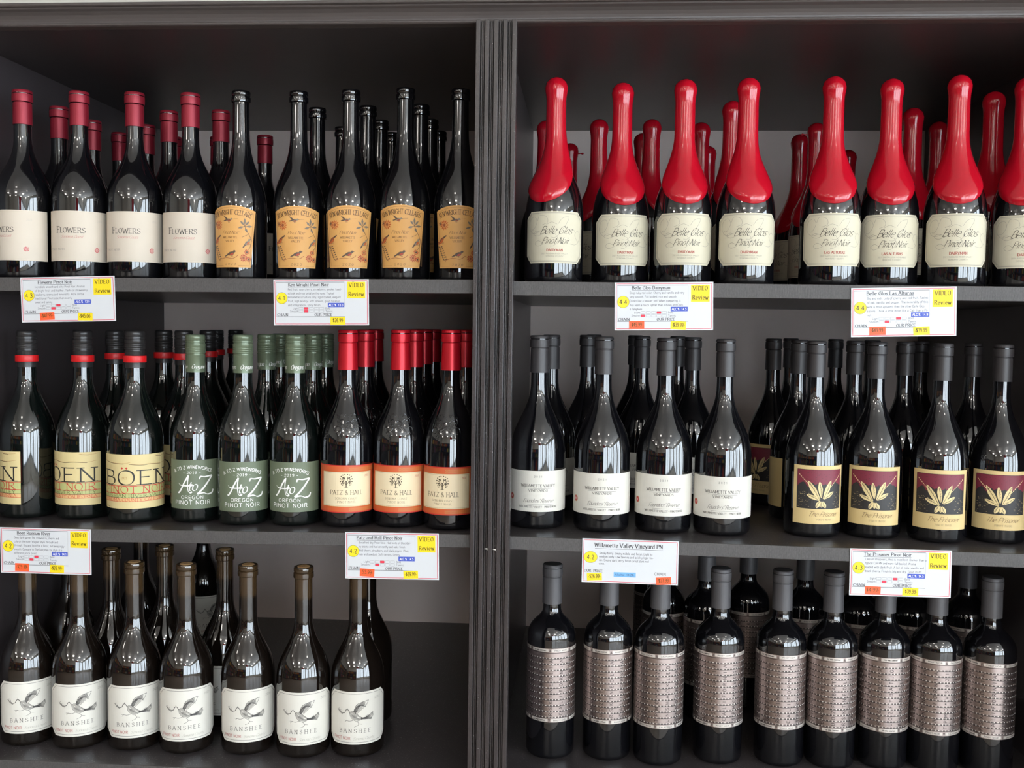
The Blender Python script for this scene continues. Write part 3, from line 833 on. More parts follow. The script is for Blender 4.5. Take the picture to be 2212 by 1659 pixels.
GREEN = srgb(96, 108, 88)
def atoz(root):
    H, R = .291, .0385
    lathe_obj('glass_body', bottle_prof(H, R, .0138, .118, .226, .5, .45, lip=False), M_GLASS_G, root)
    c = lathe_obj('screw_cap', screwcap(H, .059, .0150), mat('green_cap_metal', srgb(104, 116, 94), rough=0.28, metal=0.25, noise=0.05), root)
    k = Ink()
    for s, a0 in (('Oregano', -8), ('The Essence', 30), ('Oregano', 74)):
        pass
    k.text('Oregano  The Essence', -6 * mm, 6 * mm, 6.4 * mm, 0, 'script', align='l', wid=54 * mm, w=1.2, n=3)
    k.text('of Oregon', -40 * mm, 6 * mm, 6.4 * mm, 0, 'script', align='l', wid=26 * mm, w=1.2, n=3)
    k.build('print', [INK_WHITE], c, on_cyl(.0150, H - .059))
    lb = rect_label(R, 47 * mm, .022, .098, mat('label_paper_green', srgb(104, 114, 92), rough=.5, noise=.04), root)
    k = Ink()
    u = -6 * mm
    k.text('A TO Z WINEWORKS', u, 63 * mm, 5 * mm, 0, 'bold', wid=60 * mm, warp=arch(60 * mm), w=1.5, sp=1.4)
    k.text('~ 2019 ~', u, 54.5 * mm, 3.8 * mm, 0, 'romanb', wid=27 * mm)
    cal = lambda a, t: (.5 + 2.1 * abs(math.sin(a + .9)) ** 1.5) * mm
    for pts in ([(-33, 26), (-31, 25), (-27, 30), (-21, 42), (-15, 52)], [(-15, 52), (-16.5, 40), (-15.5, 28), (-12.5, 25), (-10, 27)], [(-31, 40), (-28, 37), (-20, 36), (-9, 36.5)]):
        k.ribbon(smooth_pts([(a * mm + 4 * mm, b * mm) for a, b in pts], 7), cal, 0, 3)
    k.text('to', u - 0 * mm, 28.5 * mm, 15 * mm, 0, 'script', wid=13 * mm, w=1.3, slant=.25, n=5)
    for pts in ([(7, 46), (9, 50), (16, 49.5), (27, 51)], [(27, 51), (20, 41), (12, 31), (4, 23)], [(4, 23), (13, 24.5), (20, 22), (27, 24), (29, 29)]):
        k.ribbon(smooth_pts([(a * mm - 2 * mm, b * mm) for a, b in pts], 7), cal, 0, 3)
    k.text('OREGON', u, 15.5 * mm, 5 * mm, 0, 'sans', wid=34 * mm, w=1.3, sp=1.8)
    k.text('PINOT NOIR', u, 7 * mm, 6 * mm, 0, 'sans', wid=55 * mm, w=1.35, sp=1.8)
    k.build('print', [INK_WHITE], lb, on_cyl(R, .022))

def patz(root):
    H, R = .297, .0398
    prof = bottle_prof(H, R, .0128, .116, .228, .5, .45)
    lathe_obj('glass_body', prof, M_GLASS, root)
    lathe_obj('capsule', foil(H + .0012, .061, .0141, .0014, .0010), mat('red_foil', srgb(190, 22, 38), rough=0.33, metal=0.4, noise=0.1, nscale=30), root)
    # embossed crest of vines and grapes on the shoulder
    k = Ink()
    for s in (-1, 1):
        for pts in ([(2, 8), (8, 5), (15, 9), (19, 16), (16, 20)], [(4, 14), (9, 18), (14, 17), (17, 22), (22, 24)], [(2, 6), (7, 0), (13, 1), (18, -3)], [(8, 5), (12, -4), (9, -10)], [(14, 8), (20, 6), (21, 0)], [(6, 22), (10, 26), (14, 24)]):
            k.ribbon(smooth_pts([(a * s * mm, b * mm) for a, b in pts], 5), 1.5 * mm, 0, 0)
        for a, b in ((11, 11), (13, 8), (9, 9), (11, 7), (15, 14), (12, -8), (14, -6), (10, -6), (12, -11), (16, -1), (7, 12), (5, 25), (19, 21), (13, 13), (8, 15)):
            k.disc(a * s * mm, b * mm, 1.25 * mm, 0, 0, 8)
    k.ribbon([(5 * math.cos(i * .4) * mm, (10 + 5.5 * math.sin(i * .4)) * mm) for i in range(17)], 1.4 * mm, 0, 0)
    for a, b in ((-1.6, 11.5), (1.6, 11.5), (0, 9), (-1.8, 6.6), (1.8, 6.6), (0, 19), (0, 22), (0, 1), (0, -4)):
        k.disc(a * mm, b * mm, 1.1 * mm, 0, 0, 8)
    zb = .146
    def ridge(u, v, l):
        z = zb + v
        r = prof_r(prof[6:], z) + .0009
        return (r * math.sin(u / .034), -r * math.cos(u / .034), z)
    o = k.build('embossed_crest', [M_GLASS], root, ridge)
    md = o.modifiers.new('solid', 'SOLIDIFY'); md.thickness = .0012; md.offset = -1
    md = o.modifiers.new('bevel', 'BEVEL'); md.width = .0005; md.segments = 2
    lb = rect_label(R, 58 * mm, .023, .095, mat('label_paper_terracotta', srgb(204, 92, 48), rough=.5, noise=.05), root)
    k = Ink()
    for y in (.7, 71.3):
        k.ribbon([(-58 * mm, y * mm), (58 * mm, y * mm)], 1.3 * mm, 4, 1)
    for j in range(26):
        for y in (3.4, 6.2, 64.6, 67.4):
            x = (2 + j * 2.0) * mm
            k.ribbon([(x - 1 * mm, (y - 1.2) * mm), (x + 1 * mm, (y + 1.2) * mm)], .35 * mm, 5, 1)
            k.ribbon([(x - 1 * mm, (y + 1.2) * mm), (x + 1 * mm, (y - 1.2) * mm)], .35 * mm, 5, 1)
    k.rect(-44 * mm, 40 * mm, 9.4 * mm, 61.6 * mm, 0, 1)
    k.frame(-44 * mm, 40 * mm, 9.4 * mm, 61.6 * mm, .5 * mm, 5, 2)
    k.frame(-42.6 * mm, 38.6 * mm, 10.8 * mm, 60.2 * mm, .25 * mm, 3, 2)
    u = -3 * mm
    k.ribbon([(u, 38.5 * mm), (u, 48 * mm)], 1.4 * mm, 1, 3); k.ribbon([(u - 2.6 * mm, 38.4 * mm), (u + 2.6 * mm, 38.4 * mm)], .5 * mm, 1, 3)
    for s in (-1, 1):
        curve(k, [(u, 43 * mm), (u + s * 3 * mm, 46 * mm), (u + s * 5 * mm, 51 * mm)], .8 * mm, 1, 3); curve(k, [(u, 46 * mm), (u + s * 2 * mm, 50 * mm), (u + s * 2 * mm, 55 * mm)], .7 * mm, 1, 3)
        for a, b, r in ((7, 44, .9), (8.5, 47.5, 1), (8.6, 51.5, 1), (7.4, 55, 1), (5, 57.2, .9), (2, 58, .9), (5.4, 47, 1.3), (4.8, 44.4, .9), (4.6, 53, 1.3), (6.4, 50, .8), (2.6, 52.5, .9), (5.4, 42, .8)):
            k.disc(u + s * a * mm, b * mm, r * mm, 1, 3, 8)
    k.text('PATZ & HALL', u, 27.5 * mm, 6.4 * mm, 1, 'roman', wid=50 * mm, w=1.2)
    k.text('SONOMA COAST', u, 20.3 * mm, 3 * mm, 3, 'roman', wid=34 * mm, sp=2)
    k.text('PINOT NOIR', u, 15 * mm, 3 * mm, 3, 'roman', wid=27 * mm, sp=2)
    k.text('2018', 30 * mm, 54 * mm, 3 * mm, 2, 'roman', wid=7.5 * mm)
    k.build('print', [ink_mat('panel_cream', (232, 214, 178)), ink_mat('bistre', (78, 66, 48)), ink_mat('terracotta', (190, 96, 66)), ink_mat('taupe', (140, 124, 98)), ink_mat('scarlet', (200, 44, 40)), ink_mat('gold_line', (196, 142, 74))], lb, on_cyl(R, .023))

CAPBLK = mat('black_matte_foil', srgb(58, 55, 56), rough=0.42, metal=0.1, noise=0.06, nscale=40)
def willamette(root):
    H, R = .291, .0425
    lathe_obj('glass_body', bottle_prof(H, R, .0122, .108, .222, .5, .45), M_GLASS, root)
    lathe_obj('capsule', foil(H + .0012, .057, .0136, .0004, .0010), CAPBLK, root)
    lb = rect_label(R, 78 * mm, .027, .089, paper('white', (214, 210, 200)), root, 48)
    k = Ink()
    k.text('2021', 1 * mm, 52 * mm, 2.7 * mm, 0, 'sans', wid=12.5 * mm, sp=6)
    k.text('WILLAMETTE VALLEY', 1 * mm, 37.6 * mm, 4 * mm, 0, 'romanb', wid=53 * mm, w=1.5)
    k.ribbon([(-21 * mm, 35.4 * mm), (23 * mm, 35.4 * mm)], .3 * mm, 0, 2)
    k.text('VINEYARDS', 1 * mm, 30.6 * mm, 3.4 * mm, 0, 'romanb', wid=29 * mm, w=1.5)
    k.text("Founders' Reserve", 1 * mm, 14 * mm, 6 * mm, 1, 'script', wid=46 * mm, w=.9, slant=.6, n=4)
    k.ribbon([(-16 * mm, 11.2 * mm), (26 * mm, 11.2 * mm)], .25 * mm, 0, 2)
    k.text('WILLAMETTE VALLEY - PINOT NOIR', 1 * mm, 6.2 * mm, 2.8 * mm, 0, 'romanb', wid=59 * mm, w=1.4)
    k.disc(-46 * mm, 21 * mm, 5 * mm, 3, 2, 20); k.disc(-46 * mm, 21 * mm, 4.1 * mm, 2, 3, 18); k.disc(-46 * mm, 21 * mm, 2.6 * mm, 5, 4, 14)
    k.text('W', -46 * mm, 19.6 * mm, 3 * mm, 4, 'roman', wid=3 * mm, layer=5)
    k.build('print', [INK_BLACK, ink_mat('graphite', (96, 92, 90)), ink_mat('seal_red', (186, 52, 54)), ink_mat('seal_tan', (192, 150, 104)), INK_WHITE, ink_mat('seal_light', (204, 84, 80))], lb, on_cyl(R, .027))

def prisoner(root):
    H, R = .291, .0415
    lathe_obj('glass_body', bottle_prof(H, R, .0120, .108, .222, .5, .45), M_GLASS, root)
    lathe_obj('capsule', foil(H + .0012, .055, .0134, .0004, .0010), CAPBLK, root)
    lb = rect_label(R, 42 * mm, .021, .108, paper('straw', (216, 190, 134)), root, 34)
    k = Ink()
    # woodcut-like panel: dark ground, wine-red sky, scattered pale marks
    k.rect(-35.5 * mm, 35.5 * mm, 23 * mm, 81 * mm, 0, 1)
    rs = random.Random(3)
    top = 81 * mm
    n = 24
    b0 = len(k.v)
    for i in range(n + 1):
        x = (-35.5 + 71 * i / n) * mm
        y = (56 + 9 * abs(math.sin(i * .55)) * (0.4 if 8 < i < 16 else .7) + rs.uniform(-2, 2)) * mm
        k.v += [(x, y, 2), (x, top, 2)]
    for i in range(n):
        q = b0 + 2 * i
        k.f.append((q, q + 2, q + 3, q + 1)); k.c.append(1)
    for i in range(70):
        x, y = rs.uniform(-34, 33), rs.uniform(60, 80)
        k.ribbon([(x * mm, y * mm), ((x + rs.uniform(.5, 2)) * mm, (y + rs.uniform(-.6, .6)) * mm)], .3 * mm, 0, 3)
    for i in range(60):
        x, y = rs.choice((rs.uniform(-34, -18), rs.uniform(18, 34))), rs.uniform(25, 48)
        k.ribbon([(x * mm, y * mm), ((x + rs.uniform(.5, 2.5)) * mm, (y + rs.uniform(-.5, .5)) * mm)], .25 * mm, 2, 3)
    # a generic pale sheaf of leaves rising from the middle, two dashed diagonals behind it
    for s in (-1, 1):
        for j in range(9):
            t = j / 9
            x, y = s * (33 - 22 * t), 74 - 22 * t
            k.ribbon([(x * mm, y * mm), ((x - s * 1.7) * mm, (y - 1.7) * mm)], 1.1 * mm, 2, 3)
    for i, (ang, L, wd, x0, y0) in enumerate(((-.55, 34, 4.0, -2, 36), (.42, 30, 3.8, 3, 38), (-.12, 24, 3.4, 0, 40), (-1.15, 20, 3.0, -3, 36), (1.0, 19, 3.0, 4, 38), (2.7, 11, 3.0, 2, 34), (-2.7, 12, 3.2, -2, 35), (3.1, 9, 2.6, 0, 34))):
        ca, sa = math.cos(ang), math.sin(ang)
        def P(a, q):
            return ((x0 + q * ca + a * sa) * mm, (y0 + a * ca - q * sa) * mm)
        k.poly([P(0, -.8), P(L * .3, -wd * .8), P(L * .62, -wd), P(L * .9, -wd * .5), P(L, 0), P(L * .85, wd * .6), P(L * .5, wd), P(L * .2, wd * .6), P(0, .8)], 2, 4)
        k.ribbon([P(1, 0), P(L * .5, wd * .15), P(L * .9, 0)], .5 * mm, 0, 5)
        for q in (.3, .45, .6, .75):
            k.ribbon([P(L * q, 0), P(L * (q + .1), wd * .6)], .3 * mm, 0, 5)
    k.frame(-35.5 * mm, 35.5 * mm, 23 * mm, 81 * mm, .5 * mm, 0, 5)
    k.text('The Prisoner', 4 * mm, 11.5 * mm, 7 * mm, 3, 'script', wid=46 * mm, w=.9, slant=.5, n=4)
    k.text('PINOT NOIR', 5 * mm, 5.4 * mm, 2.6 * mm, 4, 'roman', wid=23 * mm, w=1.2, sp=2)
    k.build('print', [ink_mat('woodcut_black', (44, 42, 42)), ink_mat('woodcut_wine', (122, 40, 58)), ink_mat('woodcut_cream', (226, 204, 150)), ink_mat('umber', (96, 66, 42)), ink_mat('taupe', (140, 124, 98))], lb, on_cyl(R, .021))
    bl = rect_label(R, 22 * mm, .021, .100, paper('straw', (216, 190, 134)), root, 14)
    bl.rotation_euler = (0, 0, math.pi); bl.name = 'back_label'

def banshee(year):
    def make(root):
        H, R = .292, .0418
        prof = bottle_prof(H, R, .0140, .112, .212, .5, .45)
        lathe_obj('glass_body', prof, M_AMBER, root)
        ck = lathe_obj('cork', [(.0098, H - .003), (.0098, H - .0002), (.0094, H + .0002), (0, H + .0002)], mat('cork_grain', srgb(200, 160, 112), rough=.8, noise=.25, nscale=400, bump=.3), root, 24)
        k = Ink()
        k.ribbon([(2.6 * math.cos(i * .35) * mm, 2.6 * math.sin(i * .35) * mm) for i in range(15)], .5 * mm, 0, 0)
        k.ribbon([(-2 * mm, -4 * mm), (2 * mm, 4.5 * mm)], .6 * mm, 0, 0)
        k.build('print', [ink_mat('umber', (96, 66, 42))], ck, lambda u, v, l: (u, v, H + .0004))
        lb = oct_label(R, 53 * mm, .022, .105, 11 * mm, paper('white', (214, 210, 200)), root)
        k = Ink()
        k.frame(-49.6 * mm, 49.6 * mm, 3.4 * mm, 79.6 * mm, .55 * mm, 1, 1, 9.8 * mm)
        u = -3 * mm; b = 46
        # heron-like bird with a twig: body, neck, raised wing, fanned tail, legs
        L = lambda pts, w=.5, c=0: curve(k, [(u + a * mm, (b + q) * mm) for a, q in pts], w * mm, c, 3, 5)
        k.poly([(u + a * mm, (b + q) * mm) for a, q in ((-9, 5), (-4, 6.5), (1, 3), (6, -1), (9, -5), (4, -8), (-2, -7), (-7, -2))], 4, 2)
        L([(-9, 5), (-4, 7), (1, 3), (6, -1), (10, -4)]); L([(-9, 5), (-8, -1), (-4, -6), (2, -9), (9, -6)])
        L([(-9, 5), (-12, 9), (-15, 8), (-17, 4), (-21, 3)], .9); L([(-21, 3), (-30, 8)], .6); L([(-21, 2), (-27, 5)], .4)
        L([(-30, 9), (-26, 4), (-20, 1)], .5); L([(-28, 8), (-27, 10)], .4); L([(-25, 5), (-24, 8)], .4); L([(-13, 9), (-13, 11.5)], .5)
        for i in range(7):
            q = i / 6
            L([(-3 + 3 * q, 6 - 3 * q), (2 + 5 * q, 14 + 1 * q), (12 + 8 * q - 4 * q * q, 21 - 9 * q)], .45)
        k.poly([(u + a * mm, (b + q) * mm) for a, q in ((-3, 6), (1, 16), (9, 20), (15, 21), (14, 16), (10, 11), (3, 5))], 4, 2)
        L([(-3, 6), (1, 16), (8, 20), (20, 23)], .6); L([(20, 23), (16, 15), (10, 10), (2, 3)], .5)
        for i in range(6):
            L([(8, -4 - .4 * i), (17, -3 - .7 * i), (28 - .6 * i, 3 - 2.2 * i)], .7)
        k.poly([(u + a * mm, (b + q) * mm) for a, q in ((8, -3), (17, -1), (27, 3), (29, -2), (25, -8), (16, -7), (8, -7))], 4, 2)
        for i in range(12):
            L([(-6 + i * 1.2, 3 - i * .8), (-5 + i * 1.1, 0 - i * .7), (-3.6 + i, -2.5 - i * .45)], .3)
        L([(-3, -7), (-9, -9), (-14, -8)], .5); L([(-14, -8), (-17, -11)], .4); L([(-14, -8), (-18, -8)], .4); L([(2, -9), (5, -13), (3, -16)], .5); L([(5, -13), (10, -14)], .4); L([(3, -16), (-2, -18)], .4)
        k.text('BANSHEE', -4 * mm, 18.6 * mm, 6 * mm, 0, 'roman', wid=50 * mm, sp=5, w=1.1, warp=lambda a, c: (a, c - a * a * .5))
        k.text('PINOT NOIR', -40 * mm, 7.6 * mm, 4.4 * mm, 2, 'sans', align='l', wid=29 * mm, w=1.0, warp=None)
        k.text('Sonoma County', -7 * mm, 7.4 * mm, 4.2 * mm, 3, 'script', align='l', wid=33 * mm, w=.8)
        k.text(year, 33 * mm, 69 * mm, 3.2 * mm, 3, 'sans', wid=11 * mm)
        k.build('print', [ink_mat('charcoal_ink', (70, 68, 66)), ink_mat('graphite', (96, 92, 90)), ink_mat('brick', (168, 62, 56)), ink_mat('soft_grey', (150, 146, 134)), ink_mat('feather_grey', (164, 160, 152))], lb, on_cyl(R, .022))
    return make

def unshackled(root):
    H, R = .300, .0380
    # bordeaux bottle with round shoulders
    p = [(0, .003), (R * .6, .0022), (R - .010, 0), (R - .004, .0006), (R - .0012, .0032), (R, .008), (R, .1)]
    p += bez((R, .186), (R, .209), (.0195, .214), (.0150, .2255), 12)[0:]
    p += [(.0142, .229), (.0138, .236), (.0138, H - .004), (0, H - .004)]
    lathe_obj('glass_body', p, M_GLASS, root)
    lathe_obj('capsule', foil(H + .0005, .062, .0151, .0004, .0006), mat('grey_matte_foil', srgb(84, 82, 84), rough=0.45, metal=0.2, noise=0.07, nscale=40), root)
    silver = mat('silver_label_foil', srgb(180, 165, 160), rough=.36, metal=1.0, noise=.06, nscale=60)
    z0, hh = .060, 116
    lb = rect_label(R, 112 * mm, z0, z0 + hh * mm, silver, root, 60)
    k = Ink()
    n = 11
    pit = (hh - 14) / n
    cols = ['CALIFORNIA', 'TPMC*VS021', 'UNSHACKLED', 'PINOTNOIR<', 'BMGVRSBCTR', 'UOZFYBATJG', 'RSKTNEOLIA']
    for i in range(n + 1):
        z = 7 + i * pit
        k.ribbon([((-112 + 224 * j / 70) * mm, z * mm) for j in range(71)], .75 * mm, 0, 2)
        if i < n:
            for j in range(133):
                x = (-110.5 + j * 221 / 132) * mm
                k.poly([(x - .55 * mm, (z + .3) * mm), (x + .55 * mm, (z + .3) * mm), (x + .55 * mm, (z + 1.9) * mm), (x - .55 * mm, (z + 1.9) * mm)], 0, 2)
                if j % 3 == 1:
                    k.disc(x, (z + 1.3) * mm, 1.05 * mm, 1, 3, 8)
    for ci, s in enumerate(cols * 2):
        u = (-106 + 16.2 * ci) * mm
        for i, chh in enumerate(s):
            k.text(chh, u, (7 + (i + .62) * pit + 0) * mm, 5.2 * mm, 0, 'sans', w=1.2, rot=math.pi / 2, n=2)
    for y0, y1 in ((.8, 5.4), (hh - 5.4, hh - .8)):
        for j in range(7):
            a = (-110 + 32.4 * j + 2) * mm
            k.rect(a, a + 28 * mm, y0 * mm, y1 * mm, 1, 2)
            k.text(('PINOT NOIR', 'CALIFORNIA', 'THE WINE COMPANY')[j % 3], a + 14 * mm, (y0 + 1.2) * mm, 2 * mm, 0, 'sans', wid=20 * mm, w=1.6, layer=4, n=2)
            k.poly([(a - 4 * mm, (y1 if y0 < 3 else y0) * mm + (0 if y0 < 3 else -0.0) * mm), (a - .2 * mm, (y1 if y0 < 3 else y0) * mm), (a - 2.1 * mm, (y0 if y0 < 3 else y1) * mm)][::1], 2, 3)
    k.build('print', [ink_mat('gunmetal', (58, 50, 50), .4), ink_mat('silver_ink', (214, 206, 198), .35, metal=.4), ink_mat('dark_silver', (104, 94, 90), .4)], lb, on_cyl(R, z0))

MAKERS = {'flowers': flowers, 'ken': ken, 'belle': belle('DAIRYMAN'), 'belle2': belle('LAS ALTURAS'), 'boen': boen, 'atoz': atoz, 'patz': patz,
          'will': willamette, 'pris': prisoner, 'ban': banshee('2022'), 'ban0': banshee('2020'), 'ban1': banshee('2021'), 'uns': unshackled}
PROTO = {}
DRIPS = {(.09, 'belle'): 1, (.54, 'belle'): -1, (.38, 'belle'): 1}
WAXRNG = random.Random(11)
def copy_tree(o, parent=None):
    c = o.copy()
    COL.objects.link(c)
    c.parent = parent
    for ch in list(o.children):
        copy_tree(ch, c)
    return c
def bottle(kind, x, y, shelf, off, label, group):
    if kind not in PROTO:
        r = empty('wine_bottle')
        MAKERS[kind](r)
        PROTO[kind] = r
    else:
        r = copy_tree(PROTO[kind])
    face = math.atan2(CAM.x - x, y - CAM.y)
    r.location = (x, y, SURF[shelf](x) + abs(SURF[shelf](x + .04) - SURF[shelf](x)) + 0.0003)
    r.rotation_euler = (0, 0, face + math.radians(off))
    if kind.startswith('belle'):
        for ch in r.children:
            if ch.name.startswith('wax_seal'):
                ch.rotation_euler = (0, 0, math.radians(-26 if x < .1 else WAXRNG.uniform(-12, 10)))
    if (round(x, 2), kind) in DRIPS:
        v, f = lathe([(0, -.002), (.0014, -.001), (.0010, .003), (.0008, .006), (.0016, .0075), (.0022, .0095), (.0014, .0115), (0, .012)], 10)
        d = mesh_obj('wax_drip', v, f, WAX, r, smooth=True)
        s = DRIPS[(round(x, 2), kind)]
        d.rotation_euler = (0, s * math.pi / 2, 0)
        d.rotation_mode = 'XYZ'
        d.location = (s * .0155 * math.cos(r.rotation_euler.z), -s * .0155 * math.sin(r.rotation_euler.z), .288)
        d.rotation_euler = (0, s * math.pi / 2, -r.rotation_euler.z)
    tag(r, label, 'bottle', group)
    return r

# where each bottle stands: (kind, x, y, label turn in degrees) per cabinet side and shelf
PLACES = {
    ('L', 1): [
        ('flowers', -0.7648, 0.104, -30), ('flowers', -0.6784, 0.1166, 0), ('flowers', -0.5921, 0.1264, 0), ('flowers', -0.5047, 0.1361, 2), ('flowers', -0.7691, 0.223, 10),
        ('flowers', -0.7676, 0.337, -20), ('flowers', -0.773, 0.4533, 30), ('flowers', -0.6865, 0.3812, -40), ('flowers', -0.5934, 0.2621, 15), ('flowers', -0.5017, 0.2618, 20),
        ('flowers', -0.4986, 0.4899, 60), ('flowers', -0.6833, 0.4983, 0), ('flowers', -0.5965, 0.501, -90), ('ken', -0.4204, 0.1316, -24), ('ken', -0.3292, 0.1383, -5),
        ('ken', -0.2439, 0.1325, -5), ('ken', -0.1557, 0.1239, -10), ('ken', -0.0707, 0.1333, -3), ('ken', -0.3319, 0.2584, 10), ('ken', -0.2424, 0.2475, -30),
        ('ken', -0.1515, 0.2404, 25), ('ken', -0.3294, 0.4238, 0), ('ken', -0.2449, 0.3642, 50), ('ken', -0.2469, 0.4798, 0), ('ken', -0.1541, 0.3593, -20),
        ('ken', -0.1549, 0.4692, 30),
    ],
    ('R', 1): [
        ('belle', 0.0799, 0.0864, 0), ('belle', 0.1803, 0.1219, 10), ('belle', 0.2732, 0.1009, 7), ('belle', 0.3657, 0.0942, 7), ('belle2', 0.4889, 0.0882, 9),
        ('belle2', 0.5764, 0.1033, 9), ('belle', 0.6665, 0.0833, 7), ('belle', 0.7676, 0.0991, 10), ('belle', 0.0508, 0.404, 60), ('belle', 0.147, 0.3925, -50),
        ('belle', 0.2412, 0.3931, 80), ('belle', 0.3314, 0.4217, 40), ('belle', 0.0908, 0.632, 120), ('belle', 0.2311, 0.5253, -70), ('belle', 0.3721, 0.662, 90),
        ('belle', 0.3634, 0.2484, 20), ('belle', 0.5304, 0.5346, -60), ('belle', 0.5381, 0.4268, -30), ('belle', 0.6691, 0.303, 30), ('belle', 0.7549, 0.187, 15),
        ('belle', 0.7483, 0.4158, -10), ('belle', 0.6631, 0.703, 50),
    ],
    ('L', 2): [
        ('boen', -0.7657, 0.1085, -100), ('boen', -0.6712, 0.1059, -50), ('boen', -0.5744, 0.0828, 0), ('atoz', -0.4799, 0.0906, 0), ('atoz', -0.3972, 0.0728, 6),
        ('atoz', -0.3156, 0.0749, -4), ('patz', -0.2324, 0.0714, 2), ('patz', -0.1514, 0.0751, -4), ('patz', -0.0715, 0.0617, -12), ('boen', -0.6819, 0.239, -40),
        ('boen', -0.6217, 0.3009, 20), ('boen', -0.5476, 0.21, -30), ('boen', -0.5658, 0.3668, 60), ('boen', -0.6016, 0.5, 0), ('boen', -0.6041, 0.62, 30),
        ('atoz', -0.4013, 0.2, 35), ('atoz', -0.4117, 0.31, -60), ('atoz', -0.3226, 0.2, 28), ('atoz', -0.3305, 0.31, 30), ('patz', -0.2314, 0.19, 20),
        ('patz', -0.1497, 0.19, 0), ('patz', -0.1532, 0.31, 0), ('patz', -0.1561, 0.43, 0), ('patz', -0.0657, 0.19, 0), ('patz', -0.2717, 0.46, 0),
    ],
    ('R', 2): [
        ('will', 0.0602, 0.0949, 0), ('will', 0.1587, 0.0873, 0), ('will', 0.2527, 0.0928, 0), ('will', 0.3411, 0.0888, 0), ('pris', 0.4781, 0.1011, 18),
        ('pris', 0.5688, 0.1059, 4), ('pris', 0.6596, 0.0902, 6), ('pris', 0.7497, 0.0998, 6), ('will', 0.0733, 0.24, 8), ('will', 0.1336, 0.36, 100),
        ('will', 0.1455, 0.4746, 40), ('will', 0.2301, 0.35, 0), ('will', 0.2253, 0.5078, 30), ('will', 0.3152, 0.31, 0), ('will', 0.3027, 0.4694, 60),
        ('pris', 0.461, 0.36, -35), ('pris', 0.5182, 0.5, 40), ('pris', 0.4785, 0.23, 120), ('pris', 0.6136, 0.55, 20), ('pris', 0.5706, 0.2392, 60),
        ('pris', 0.642, 0.4, 0), ('pris', 0.6542, 0.2508, 80), ('pris', 0.7265, 0.4, 0), ('pris', 0.7581, 0.24, 30),
    ],
    ('L', 3): [
        ('ban', -0.7566, 0.0855, 0), ('ban', -0.6692, 0.0819, 0), ('ban', -0.5787, 0.0843, 0), ('ban', -0.4922, 0.0801, 0), ('ban0', -0.3939, 0.0857, 0),
        ('ban1', -0.3036, 0.082, 0), ('ban', -0.2194, 0.0935, 0), ('ban', -0.6587, 0.1713, 70), ('ban', -0.5809, 0.2056, 50), ('ban', -0.4691, 0.1884, -50),
        ('ban', -0.7842, 0.27, 80), ('ban', -0.6669, 0.6, 25), ('ban', -0.7112, 0.4, 0), ('ban', -0.2314, 0.22, 150),
    ],
    ('R', 3): [
        ('uns', 0.0852, 0.1183, 17), ('uns', 0.1745, 0.1218, 27), ('uns', 0.254, 0.1119, -35), ('uns', 0.3485, 0.1281, 7), ('uns', 0.444, 0.1299, 14),
        ('uns', 0.522, 0.1295, 49), ('uns', 0.6036, 0.1372, 60), ('uns', 0.681, 0.1343, -5), ('uns', 0.7603, 0.1294, 5), ('uns', 0.2678, 0.46, 0),
        ('uns', 0.2768, 0.3322, 40), ('uns', 0.3468, 0.2993, 30), ('uns', 0.4279, 0.36, 70), ('uns', 0.5215, 0.33, 10), ('uns', 0.609, 0.31, 0),
        ('uns', 0.6994, 0.31, 60), ('uns', 0.7898, 0.31, 20),
    ],
}

DESC = {'flowers': ('cream-labelled bottle with burgundy capsule', 'burgundy-capsule'), 'ken': ('uncapsuled dark bottle with orange bird label', 'orange-label'),
        'belle': ('red wax-dipped bottle with ivory script label', 'red wax-dipped'), 'boen': ('black screw-cap bottle with red neck band', 'red-banded black screw-cap'),
        'atoz': ('green-labelled bottle with green screw cap', 'green screw-cap'), 'patz': ('terracotta-labelled bottle with red capsule', 'red-capsule'),
        'will': ('white-labelled bottle with black capsule', 'white-label black-capsule'), 'pris': ('straw-labelled bottle with maroon and black panel', 'maroon-panel black-capsule'),
        'ban': ('uncapsuled corked bottle with white bird label', 'corked bird-label'), 'uns': ('silver-banded round-shouldered bottle with grey capsule', 'silver-label grey-capsule')}
ORD = ['first', 'second', 'third', 'fourth', 'fifth', 'sixth', 'seventh', 'eighth', 'ninth']
NUM = ['zero', 'one', 'two', 'three', 'four', 'five', 'six', 'seven', 'eight', 'nine']
SHN = {('L', 1): 'top left shelf', ('R', 1): 'top right shelf', ('L', 2): 'middle left shelf', ('R', 2): 'middle right shelf', ('L', 3): 'bottom left shelf', ('R', 3): 'bottom right shelf'}
for shelf, items in PLACES.items():
    fam = lambda k: k.rstrip('012')
    for kind in sorted(set(fam(i[0]) for i in items)):
        mine = [i for i in items if fam(i[0]) == kind]
        front = sorted([i for i in mine if i[2] < 0.165], key=lambda i: i[1])
        back = sorted([i for i in mine if i[2] >= 0.165], key=lambda i: i[2])
        long, short = DESC[kind]
        grp = '%s bottles on the %s' % (short, SHN[shelf])
        for n, (k, x, y, off) in enumerate(front):
            bottle(k, x, y, shelf, off, '%s, %s of %s along front of %s' % (long, ORD[n], NUM[len(front)], SHN[shelf]), grp)
        cnt = {}
        for (k, x, y, off) in back:
            c = min(range(len(front)), key=lambda q: abs(front[q][1] - x))
            cnt[c] = cnt.get(c, 0) + 1
            bottle(k, x, y, shelf, off, '%s bottle, %s back in line behind the %s front %s bottle' % (short, ORD[cnt[c] - 1], ORD[c], short), grp)

